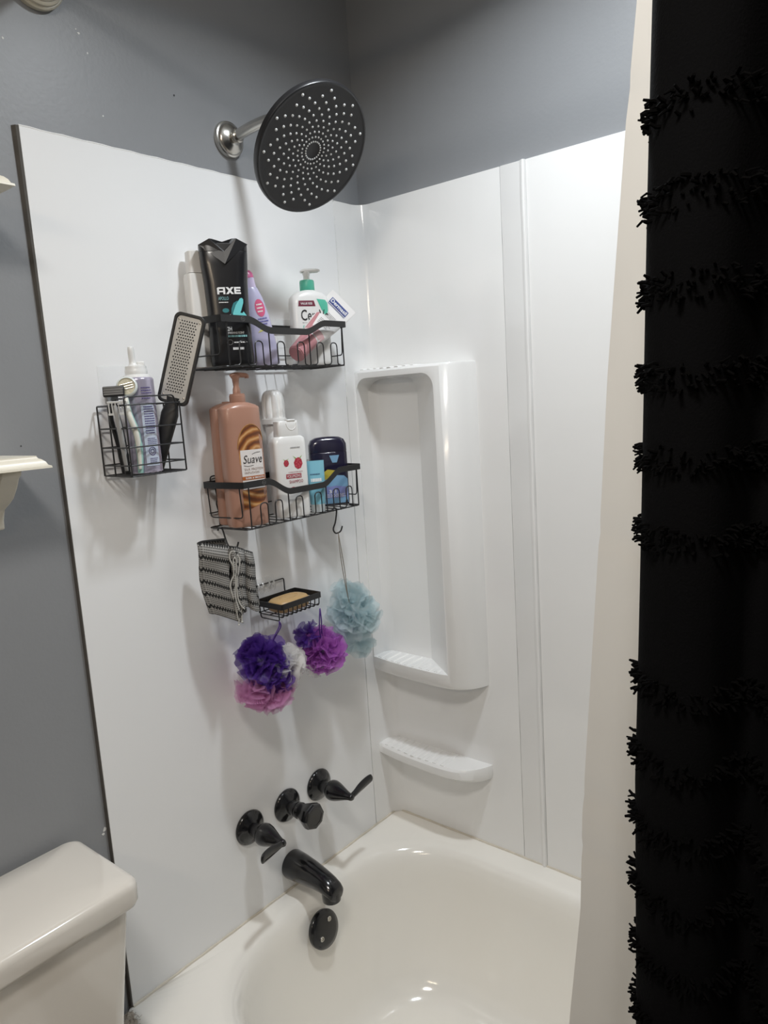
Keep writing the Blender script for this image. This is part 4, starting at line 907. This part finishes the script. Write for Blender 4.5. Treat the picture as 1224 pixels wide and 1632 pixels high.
def washcloth():
    KN = cloth_mat(); HEM = mat('white_hem', (.48, .47, .44), rough=.9, bump=.6, bscale=500)
    t = thing('washcloth', 'grey and black striped knit washcloth folded over a hook', 'washcloth', (-.545, -.075, 1.08))
    # local frame facing the viewer: X right, Y away, Z up; origin at the hook
    O = Vector((-.542, -.078, 1.226)); th = radians(-36)
    Fm = Matrix.Translation(O) @ Matrix.Rotation(th, 4, 'Z') @ Matrix.Diagonal((.90, .95, .95, 1))
    def sheet(name, fn, nu, nv, uvs, hem=None):
        mb = MB(); mb.grid(lambda a, b: Fm @ Vector(fn(a, b)), nu, nv)
        me_uv = [(i / nu * uvs[0], j / nv * uvs[1]) for j in range(nv + 1) for i in range(nu + 1)]
        o = mb.build(name, KN, t, world=True, smooth=180, solid=.0042, uvfn=lambda k: me_uv[k])
        return o
    # left leaf: wide face hanging from the top ridge, wrapping round its left edge
    def left(a, b):
        # a: 0 back-right .. 1 front hem ; b: 0 top .. 1 bottom
        top = .022 - .026 * max(0, (a - .35)) ; 
        if a < .35: k = a / .35; x = .0 - .048 * k - .003; y = .016 - .004 * k
        elif a < .5: k = (a - .35) / .15; an = pi / 2 + pi * k; x = -.051 + .011 * cos(an); y = .001 + .011 * sin(an)
        else: k = (a - .5) / .5; x = -.051 + .062 * k; y = -.010 - .004 * sin(k * pi) - .006 * k
        x2 = x + .010 * b * (1 if a < .6 else 1 - .5 * (a - .6) / .4) + .004 * sin(b * 6 + a * 3) - (.012 * sin(b * pi) * max(0, (a - .7) / .3)) 
        pinch = min(1, b / .10); y2 = .003 + (y - .003) * (.08 + .92 * pinch ** .6)
        z = top - b * (.142 + .012 * max(0, (a - .5)) * 2) - .005 * (1 - pinch) * 0
        return (x2, y2 + .002 * sin(b * 9 + a * 7), z)
    sheet('left_leaf', left, 56, 40, (.145, .142))
    # right leaf: two soft pleats
    def right(a, b):
        x = .016 + .034 * a; y = -.004 - .0150 * abs(sin(a * 2 * pi)) ** .7 + .008 * a
        pinch = min(1, b / .08); y2 = .002 + (y - .002) * (.3 + .7 * pinch)
        return (x + .007 * b * a + .002 * sin(b * 7) - .004 * b, y2, .006 - .016 * a - b * (.112 + .012 * a))
    sheet('right_leaf', right, 48, 34, (.075, .115))
    def back(a, b):
        x = -.046 + .098 * a; return (x + .006 * b, .008 + .003 * sin(a * 8) + .002 * sin(b * 7), .020 - .040 * a - b * (.125 - .02 * a))
    sheet('back_leaf', back, 30, 24, (.10, .125))
    # folded hem seen edge-on in the middle
    for k, (dx, dz, ln) in enumerate(((.010, 0, .135), (.0155, -.012, .118))):
        def c(a, b):
            an = pi * a; wv = .006 * sin(b * 7 + k) * b
            return (dx + wv - .0055 * cos(an) * (1 - .25 * b) , -.021 - .009 * sin(an) * 0 + .012 * (1 - sin(an)), .004 + dz + .0068 * sin(an) * (1 - b) - b * ln)
        sheet('inner_fold', c, 12, 30, (.03, .13))
    for pts in (
        [(.004, -.020, -.100), (-.001, -.021, -.075), (.001, -.021, -.06), (.009, -.021, -.045), (.008, -.021, -.03), (.003, -.021, -.015), (.004, -.021, -.004), (.010, -.022, .001), (.017, -.021, -.005), (.0225, -.020, -.018), (.018, -.021, -.04), (.013, -.022, -.06), (.011, -.022, -.085), (.014, -.022, -.105), (.023, -.022, -.119)],
        [(.008, -.019, -.140), (.006, -.020, -.115), (.004, -.020, -.10)],
        [(.0075, -.0215, -.05), (.0095, -.022, -.03), (.0095, -.022, -.018), (.0125, -.022, -.012), (.0155, -.022, -.017), (.0145, -.022, -.03), (.010, -.022, -.06), (.0065, -.022, -.09), (.012, -.022, -.12)]):
        MB().tube([Fm @ p for p in smoothpts(pts, 6)], .0015, 7).build('hem', HEM, t, world=True, smooth=180)
    for x, z0, z1 in ((.017, -.120, -.146), (.010, -.138, -.151)):
        MB().tube([Fm @ p for p in smoothpts([(x, -.020, z0), (x - .001, -.021, (z0 + z1) / 2), (x - .0015, -.021, z1 + .003), (x - .0015, -.021, z1)], 4)], [.0012] * 9 + [.002, .0026, .0024, .0014], 7).build('loose_thread', HEM, t, world=True, smooth=180)
washcloth()

# ------------------------------------------------------------------ mesh bath puffs
def net_mat(name, col, hole=.45, freq=2600.0):
    m = bpy.data.materials.new(name); m.use_nodes = True; nt = m.node_tree; nt.nodes.clear(); N_ = nt.nodes.new; L = nt.links.new
    out = N_('ShaderNodeOutputMaterial'); df = N_('ShaderNodeBsdfPrincipled'); df.inputs['Base Color'].default_value = (*col, 1); df.inputs['Roughness'].default_value = .4
    tl = N_('ShaderNodeBsdfTranslucent'); tl.inputs[0].default_value = (*col, 1); m1 = N_('ShaderNodeMixShader'); m1.inputs[0].default_value = .5
    L(df.outputs[0], m1.inputs[1]); L(tl.outputs[0], m1.inputs[2])
    tr = N_('ShaderNodeBsdfTransparent'); m2 = N_('ShaderNodeMixShader')
    uv = N_('ShaderNodeUVMap'); sp = N_('ShaderNodeSeparateXYZ'); L(uv.outputs[0], sp.inputs[0])
    def M(op, a, b_=None):
        n = N_('ShaderNodeMath'); n.operation = op
        for i, v in enumerate((a, b_)):
            if v is None: continue
            if isinstance(v, (int, float)): n.inputs[i].default_value = v
            else: L(v, n.inputs[i])
        return n.outputs[0]
    s1 = M('SINE', M('MULTIPLY', M('ADD', sp.outputs[0], sp.outputs[1]), freq)); s2 = M('SINE', M('MULTIPLY', M('SUBTRACT', sp.outputs[0], sp.outputs[1]), freq))
    h = M('GREATER_THAN', M('MULTIPLY', s1, s2), -.15)
    L(M('MULTIPLY', h, hole * 1.6), m2.inputs[0]); L(m1.outputs[0], m2.inputs[1]); L(tr.outputs[0], m2.inputs[2]); L(m2.outputs[0], out.inputs[0])
    return m
def puff(parent, name, m, c, R_, n, seed, bias=None, squash=(1, 1, 1), amp=.30, inner=.25, spread=(.6, 1.1)):
    rnd = random.Random(seed); mb = MB(); uvs = []
    c = Vector(c); made = 0; k = 0
    while made < n:
        k += 1
        d = Vector((rnd.gauss(0, 1), rnd.gauss(0, 1), rnd.gauss(0, 1))).normalized()
        if bias is not None:
            if d.dot(Vector(bias[0]).normalized()) < bias[1]: continue
        made += 1
        a = d.orthogonal().normalized(); a = (Matrix.Rotation(rnd.uniform(0, 2 * pi), 3, d) @ a); b = d.cross(a)
        phi = rnd.uniform(*spread); fr = rnd.uniform(2.5, 6.5); ph = rnd.uniform(0, 6.28); rr = R_ * rnd.uniform(.82, 1.06); am = amp * rnd.uniform(.5, 1.2); nu, nv = 18, 5
        curl = rnd.uniform(-.25, .25)
        def fn(u, v):
            uu = (u - .5) * 2; wv = am * (sin(uu * fr + ph) + .4 * sin(uu * fr * 2.3 + ph * 2)) * (.15 + .85 * v)
            dr = d * cos(uu * phi) + a * sin(uu * phi) + b * (wv + curl * v * v)
            dr.normalize(); rad = rr * (inner + (1 - inner) * v ** .8) * (1 - .16 * uu * uu) * (1 + .05 * sin(uu * 11 + ph))
            p = dr * rad; return c + Vector((p.x * squash[0], p.y * squash[1], p.z * squash[2]))
        mb.grid(fn, nu, nv)
        for j in range(nv + 1):
            for i in range(nu + 1): uvs.append((i / nu * phi * 2 * R_ * 1.4 + made * .013, j / nv * R_ + made * .007))
    return mb.build(name, m, parent, world=True, smooth=180, uvfn=lambda q: uvs[q])
def cord(parent, pts, m, r=.0012):
    MB().tube(smoothpts(pts, 6), r, 6).build('cord', m, parent, world=True, smooth=180)
PURP = net_mat('purple_net', (.12, .045, .36), .34); WHN = net_mat('white_net', (.85, .84, .83), .42); PINK = net_mat('pink_net', (.72, .36, .62), .50); ORCH = net_mat('orchid_net', (.58, .20, .66), .34); TEALN = net_mat('pale_teal_net', (.68, .80, .83), .45)
PCORD = mat('purple_cord', (.09, .035, .25), rough=.6); TAUPE = mat('taupe_cord', (.25, .22, .18), rough=.8)
c1 = Vector((-.462, -.071, .968))
t = thing('bath_puff', 'purple, white and pink mesh bath puff hanging from the soap dish', 'bath puff', c1)
puff(t, 'purple_netting', PURP, c1 + Vector((-.018, -.004, .018)), .056, 36, 3, bias=((-.6, -.35, .65), .0))
puff(t, 'purple_ruffle', PURP, c1 + Vector((-.006, -.022, -.008)), .052, 9, 8, bias=((-.2, -1, -.25), .35), amp=.5)
puff(t, 'white_netting', WHN, c1 + Vector((.018, -.020, -.004)), .054, 34, 5, bias=((.85, -.55, .0), .1))
puff(t, 'pink_netting', PINK, c1 + Vector((-.014, .000, -.028)), .066, 38, 6, bias=((-.15, -.2, -1), .05))
cord(t, [(-.4375, -.088, 1.058), (-.4385, -.086, 1.045), (-.452, -.078, 1.02), (-.462, -.072, .99)], PCORD, .0013); cord(t, [(-.4375, -.088, 1.058), (-.434, -.087, 1.045), (-.445, -.076, 1.02), (-.460, -.072, .99)], PCORD, .0013)
c2 = Vector((-.297, -.066, .954))
t = thing('bath_puff', 'bright orchid purple mesh bath puff with dark purple knot', 'bath puff', c2)
puff(t, 'orchid_netting', ORCH, c2 + Vector((0, 0, -.004)), .054, 74, 11)
puff(t, 'dark_netting', PURP, c2 + Vector((-.030, .012, .040)), .034, 18, 12)
puff(t, 'pale_netting', WHN, c2 + Vector((-.012, .016, -.022)), .048, 14, 13, bias=((-.3, .4, -1), .2))
cord(t, [(-.330, -.0985, 1.058), (-.332, -.096, 1.03), (-.318, -.08, .995), (-.300, -.07, .965)], PCORD, .0014); cord(t, [(-.330, -.0985, 1.058), (-.326, -.096, 1.03), (-.312, -.08, .995), (-.298, -.07, .965)], PCORD, .0014)
c3 = Vector((-.199, -.074, 1.005))
t = thing('bath_puff', 'pale teal mesh bath puff hanging nearest the corner', 'bath puff', c3)
puff(t, 'teal_netting', TEALN, c3, .064, 66, 21)
puff(t, 'teal_upper_ruffle', TEALN, c3 + Vector((-.004, .01, .032)), .054, 14, 22, bias=((0, .1, 1), .2), spread=(.8, 1.2))
puff(t, 'teal_lower_ruffle', TEALN, c3 + Vector((.018, .012, -.060)), .050, 14, 23, bias=((.1, .1, -1), .1), spread=(.6, 1.1))
for dx in (-.002, .002): cord(t, [(-.2665, -.108, 1.2135), (-.263 + dx, -.107, 1.18), (-.249 + dx * 1.5, -.100, 1.12), (-.236, -.094, 1.06), (-.205, -.076, 1.01)], TAUPE, .0009)

# ------------------------------------------------------------------ curtain rod, liner, curtain
ROD_Z = 2.174; ROD_X = -.745
t = thing('curtain_rod', 'cream shower curtain rod with a ribbed round end cap', 'curtain rod', (ROD_X, 0, ROD_Z))
M = frame((ROD_X, .0079, ROD_Z), (0, -1, 0))
RODM = mat('cream_rod', (.50, .46, .37), rough=.35, coat=.1)
MB().lathe([(.046, 0), (.0475, .004), (.0475, .010), (.0455, .012), (.0445, .012), (.0435, .0165), (.0405, .0185), (.0395, .0185), (.038, .023), (.035, .025), (.034, .025), (.032, .030), (.028, .032), (.0265, .032), (.024, .038), (.016, .042)], 52, M).build('end_cap', RODM, t, world=True, smooth=38)
MB().tube([(ROD_X, -.03, ROD_Z), (ROD_X, Y0 + .01, ROD_Z)], .0125, 20).build('rod', RODM, t, world=True)
M = frame((ROD_X, Y0 + .0005, ROD_Z), (0, 1, 0))
MB().lathe([(.046, 0), (.0475, .004), (.0475, .010), (.04, .018), (.03, .026), (.016, .034)], 40, M).build('end_cap', RODM, t, world=True, smooth=38)

def liner():
    m = bpy.data.materials.new('cream_vinyl'); m.use_nodes = True; nt = m.node_tree; b = nt.nodes['Principled BSDF']; b.inputs['Base Color'].default_value = (.76, .73, .68, 1); b.inputs['Roughness'].default_value = .45
    tl = nt.nodes.new('ShaderNodeBsdfTranslucent'); tl.inputs[0].default_value = (.80, .755, .69, 1); mx = nt.nodes.new('ShaderNodeMixShader'); mx.inputs[0].default_value = .45
    out = nt.nodes['Material Output']; nt.links.new(b.outputs[0], mx.inputs[1]); nt.links.new(tl.outputs[0], mx.inputs[2]); nt.links.new(mx.outputs[0], out.inputs[0])
    tc = nt.nodes.new('ShaderNodeTexCoord'); ns = nt.nodes.new('ShaderNodeTexNoise'); ns.inputs['Scale'].default_value = 5; mp = nt.nodes.new('ShaderNodeMapping'); mp.inputs['Scale'].default_value = (1, 3, 1); bp = nt.nodes.new('ShaderNodeBump'); bp.inputs['Strength'].default_value = .25; bp.inputs['Distance'].default_value = .02
    nt.links.new(tc.outputs['Object'], mp.inputs[0]); nt.links.new(mp.outputs[0], ns.inputs['Vector']); nt.links.new(ns.outputs['Fac'], bp.inputs['Height']); nt.links.new(bp.outputs[0], b.inputs['Normal'])
    ed = [(2.12, -.955), (1.8047, -.9407), (1.7108, -.9288), (1.4983, -.906), (1.3786, -.8961), (1.1795, -.8775), (1.0315, -.8636), (.9132, -.857), (.7638, -.838), (.50, -.812), (.16, -.79)]
    def ey(z):
        for i in range(len(ed) - 1):
            if ed[i][0] >= z >= ed[i + 1][0]:
                k = (ed[i][0] - z) / (ed[i][0] - ed[i + 1][0]); return ed[i][1] + k * (ed[i + 1][1] - ed[i][1])
        return ed[-1][1]
    t = thing('shower_liner', 'cream white shower liner hanging into the bathtub', 'shower liner', (-.70, -1.1, .16))
    def fn(a, c):
        z = 2.12 - c * 1.90; x = -.745 + (2.1 - z) / 1.7 * .055; y0 = ey(z); y = y0 + (-1.46 - y0) * a
        amp = min(1, a * 8) * (.010 + .012 * c) * max(.25, min(1, (z - .3) / .4)); x += .045 * max(0, .55 - z)
        x += amp * sin(a * 30 + .8 * c) * .9 + .004 * sin(z * 9) * (1 - min(1, a * 4)) * 0
        # shallow pressed fold creases across the sheet
        for zc in (1.735, 1.35, 1.06, .99): x += .0035 * math.exp(-((z - zc + a * .25) / .007) ** 2)
        return (max(x, -.747), y, z)
    mb = MB(); mb.grid(fn, 70, 150); mb.build('liner_sheet', m, t, world=True, smooth=180)
    # rings
    for k in range(8):
        y = -.98 - .065 * k
        MB().tube([(ROD_X + .019 * cos(a), y, ROD_Z - .004 + .021 * sin(a)) for a in [2 * pi * j / 20 for j in range(20)]], .0018, 6, True).build('ring', CHROME, t, world=True)
liner()
def curtain():
    m = mat('black_cotton', (.0030, .0030, .0034), rough=.95, bump=.3, bscale=500, spec=.06); m2 = mat('black_chenille', (.0022, .0021, .0022), rough=.95, spec=.04)
    t = thing('shower_curtain', 'black shower curtain with rows of tufted fringe', 'shower curtain', (-.80, -1.2, .1))
    base = smoothpts([(-.772, -.990, 0), (-.775, -.970, 0), (-.785, -.957, 0), (-.800, -.956, 0), (-.818, -.966, 0), (-.832, -.985, 0), (-.836, -1.006, 0), (-.825, -1.024, 0), (-.800, -1.034, 0), (-.785, -1.040, 0), (-.782, -1.050, 0), (-.792, -1.060, 0), (-.815, -1.068, 0), (-.836, -1.084, 0), (-.842, -1.108, 0), (-.825, -1.135, 0), (-.795, -1.150, 0), (-.784, -1.175, 0), (-.800, -1.200, 0), (-.835, -1.225, 0), (-.835, -1.265, 0), (-.795, -1.295, 0), (-.785, -1.325, 0), (-.830, -1.365, 0), (-.830, -1.405, 0), (-.785, -1.445, 0), (-.79, -1.48, 0)], 5)
    n = len(base)
    def P(i, z):
        p = base[i]; k = max(0, z - 1.15); sp = max(0, (1.2 - z)) * .01
        # the pleats tighten towards the rod
        tt = max(0, min(1, (2.12 - z) / .5)); fx = -.79 + (p.x + .79) * (.55 + .45 * tt)
        lo = max(0, min(1, (.86 - z) / .40)); lo = lo * lo * (3 - 2 * lo); fx -= .064 * lo
        return Vector((fx + .004 * sin(z * 5 + i * .09), p.y - k * .036 + .003 * sin(z * 4.3 + i * .05) * (1 if i > 25 else .3) + sp * (.2 if i < 20 else 0), z))
    nz = 70
    mb = MB(); zs = [2.13 - 2.03 * j / nz for j in range(nz + 1)]
    vs = [P(i, z) for z in zs for i in range(n)]
    mb.add(vs, [(j * n + i, j * n + i + 1, (j + 1) * n + i + 1, (j + 1) * n + i) for j in range(nz) for i in range(n - 1)])
    mb.build('curtain_cloth', m, t, world=True, smooth=180, solid=.0016)
    rnd = random.Random(5)
    z = 2.007; rows = 0
    while z > .2:
        mb = MB()
        for i in range(6, n - 1):
            dens = 3 if i < 75 else 2
            for q in range(dens):
                k = rnd.random(); p = P(i, z).lerp(P(i + 1, z), k) ; tg = (P(i + 1, z) - P(i, z)).normalized(); nr = Vector((tg.y, -tg.x, 0))
                if nr.dot(Vector((-.8, -.2, 0))) < 0 and i > 20: nr = -nr
                nr = Vector((tg.y, -tg.x, 0)); 
                # outward is the side facing away from the tub
                cen = Vector((-.79, p.y, 0)); 
                out = nr if (i < 22 and nr.dot(Vector((-.2, 1, 0))) > 0) or (i >= 22 and nr.x < 0) else -nr
                p = p + Vector((0, 0, rnd.uniform(-.013, .009))); L_ = rnd.uniform(.004, .0105); r_ = rnd.uniform(.0009, .0016)
                droop = rnd.uniform(-.5, .7); sd = rnd.uniform(-.6, .6)
                d1 = (out + tg * sd * .6 + Vector((0, 0, .35 * rnd.uniform(-.4, 1)))).normalized(); d2 = (out * .6 + tg * sd + Vector((0, 0, -droop))).normalized()
                mb.tube([p - out * .001, p + d1 * L_ * .45, p + d1 * L_ * .45 + d2 * L_ * .55], [r_, r_ * 1.1, r_ * .8], 5)
        o = mb.build('tuft_row', m2, t, world=True, smooth=60); o['kind'] = 'stuff'
        rows += 1
        z -= .0640 + rnd.uniform(-.003, .003)
        if rows in (4, 10): z -= .064
curtain()

# ------------------------------------------------------------------ toilet
def toilet():
    t = thing('toilet', 'white porcelain toilet with a wide tank lid beside the tub', 'toilet', (-1.115, -.35, 0))
    cx = -1.108
    def ring(hx, yb, yf, r, z): return [(x, y, z) for x, y in rrect(cx - hx, cx + hx, yf, yb, r, 8)]
    MB().loft([ring(.200, -.03, -.155, .03, .40), ring(.206, -.022, -.162, .03, .42), ring(.214, -.016, -.176, .028, .56), ring(.226, -.013, -.186, .026, .68), ring(.234, -.012, -.190, .024, .752)]).build('tank', PORC, t, world=True, smooth=60)
    y0, y1 = -.006, -.203
    lid = MB().loft([ring(.234, -.012, -.194, .020, .748), ring(.241, y0, y1 + .002, .020, .751), ring(.2445, y0 + .003, y1, .021, .757), ring(.2450, y0 + .003, y1 - .0005, .021, .779), ring(.2440, y0 + .002, y1 + .001, .021, .786), ring(.2405, y0 - .001, y1 + .005, .020, .790), ring(.234, y0 - .004, y1 + .012, .018, .7922), ring(.150, y0 - .05, y1 + .06, .010, .7945)])
    lid.build('tank_lid', PORC, t, world=True, smooth=60)
    M = frame((cx - .15, -.182, .70), (0, -1, 0)); MB().lathe([(.012, 0), (.012, .008), (.005, .009)], 20, M).build('flush_handle', CHROME, t, world=True)
    def el(a, b, yc, z, n=40): return [(cx + a * cos(2 * pi * k / n), yc + b * sin(2 * pi * k / n), z) for k in range(n)]
    MB().loft([el(.11, .24, -.40, 0), el(.105, .23, -.40, .03), el(.095, .20, -.40, .15), el(.13, .22, -.42, .25), el(.175, .25, -.44, .34), el(.185, .262, -.445, .385), el(.18, .255, -.445, .395), el(.14, .20, -.45, .39), el(.10, .14, -.45, .28), el(.04, .06, -.43, .2)]).build('bowl', PORC, t, world=True, smooth=60)
    MB().box((cx, -.13, .30), (.24, .20, .205)).build('bowl_neck', PORC, t, world=True, bevel=.03, bseg=4)
    MB().loft([el(.188, .258, -.447, .397), el(.19, .262, -.447, .412), el(.185, .255, -.447, .425), el(.10, .14, -.447, .431)]).build('seat_cover', PORC, t, world=True, smooth=60)
toilet()
for o in bpy.data.objects:
    if o.name in ('tank', 'tank_lid', 'flush_handle'): o.location.z -= .009

# ------------------------------------------------------------------ wall shelves
def wshelf(label, zt):
    t = thing('wall_shelf', label, 'shelf', (-1.11, 0, zt), group='cream wall shelves above the toilet')
    xr, xl = -.881, -1.34
    prof = [(.0, .0), (.0005, .003), (.004, .0045), (.006, .009), (.010, .013), (.013, .0145), (.0145, .017), (.0145, .0185), (.018, .019)]  # inset, height
    loops = []
    for ins, h in prof:
        x0, x1, y0, y1 = xl + ins, xr - ins, -.130 + ins, WY
        loops.append([(x0, y1, zt - .019 + h), (x0, y0, zt - .019 + h), (x1, y0, zt - .019 + h), (x1, y1, zt - .019 + h)])
    MB().loft(loops).build('board', CREAM, t, world=True, smooth=35)
    for bx in (-.925, -1.28):
        pts = [(WY, 0), (-.095, 0), (-.095, -.008), (-.085, -.014), (-.075, -.028), (-.058, -.045), (-.040, -.055), (-.022, -.064), (-.014, -.080), (-.012, -.095), (WY, -.095)]
        for wd, ins in ((.030, 0.0),):
            MB().loft([[(bx - wd / 2, y, zt - .019 + z) for y, z in pts], [(bx + wd / 2, y, zt - .019 + z) for y, z in pts]]).build('bracket', CREAM, t, world=True, smooth=30, bevel=.003)
wshelf('upper cream wall shelf with moulded edge at the left', 1.831)
wshelf('lower cream wall shelf with moulded edge and curved bracket above the toilet', 1.441)

# ------------------------------------------------------------------ clump of lint at the tub corner
def lint():
    t = thing('lint_clump', 'fuzzy beige clump of lint on the corner of the tub rim', 'lint', (-.822, -.012, .385))
    m = mat('beige_lint', (.40, .35, .29), rough=1, var=.35, vscale=120, bump=1, bscale=300)
    rnd = random.Random(2); mb = MB()
    for k in range(9):
        c = Vector((rnd.uniform(-.012, .010), rnd.uniform(-.020, .008), rnd.uniform(-.030, .016))); r = rnd.uniform(.007, .013)
        mb.lathe([(r * sin(a) * (1 + .2 * rnd.random()), -r * cos(a)) for a in [.08 + (pi - .16) * i / 7 for i in range(8)]], 10, Matrix.Translation(c))
    mb.build('core', m, t, smooth=180)
    mb = MB()
    for k in range(420):
        d = Vector((rnd.gauss(0, 1), rnd.gauss(0, 1), rnd.gauss(0, 1))).normalized(); c = Vector((rnd.uniform(-.012, .010), rnd.uniform(-.020, .006), rnd.uniform(-.030, .016)))
        p = c + d * .008; q = p + d * rnd.uniform(.003, .007) + Vector((rnd.uniform(-.004, .004), rnd.uniform(-.004, .004), rnd.uniform(-.004, .004)))
        mb.tube([p, q, q + Vector((rnd.uniform(-.005, .005), rnd.uniform(-.005, .005), rnd.uniform(-.005, .005)))], .00035, 4)
    mb.build('fibres', m, t, smooth=180)['kind'] = 'stuff'
lint()

# ------------------------------------------------------------------ prints and small pieces belong to the part they sit on
HOSTS = (('rain_shower', ('spray_nozzles',), 'spray_face'), ('foot_file', ('file_holes', 'file_teeth', 'rivet'), 'steel_plate'), ('razor', ('blade',), 'head'), ('razor', ('lather_strip',), 'head_rim'),
         ('lint_clump', ('fibres',), 'core'), ('soap_bar', ('embossed_oval',), 'bar'), ('soap_dish', ('clear_hook',), 'adhesive_pad'), ('shower_caddy', ('logo',), 'rim_band'))
PRINTS = ('lettering', 'small_print', 'flourish', 'drop_print', 'name_band')
def base(n): return n.split('.')[0]
for th_ in [o for o in bpy.data.objects if o.parent is None and o.type == 'EMPTY']:
    kids = list(th_.children)
    def find(nm): return next((k for k in kids if base(k.name) == nm), None)
    body = find('body') or find('tube_body'); lab = find('label') or find('label_panel')
    for k in kids:
        n_ = base(k.name); host = None
        if n_ in PRINTS or n_.endswith('_print') or n_ in ('size_tag', 'name_plate', 'plate_rule', 'badge_ring', 'gold_rim', 'ring_mark', 'berry_seeds'):
            host = lab if (lab and n_ in PRINTS) else body
        elif n_ == 'pump_nozzle': host = find('pump_stem')
        elif n_ in ('cap_tab', 'thumb_notch'): host = find('cap')
        for tn, names, hn in HOSTS:
            if base(th_.name) == tn and n_ in names: host = find(hn)
        if host is not None and host is not k: k.parent = host
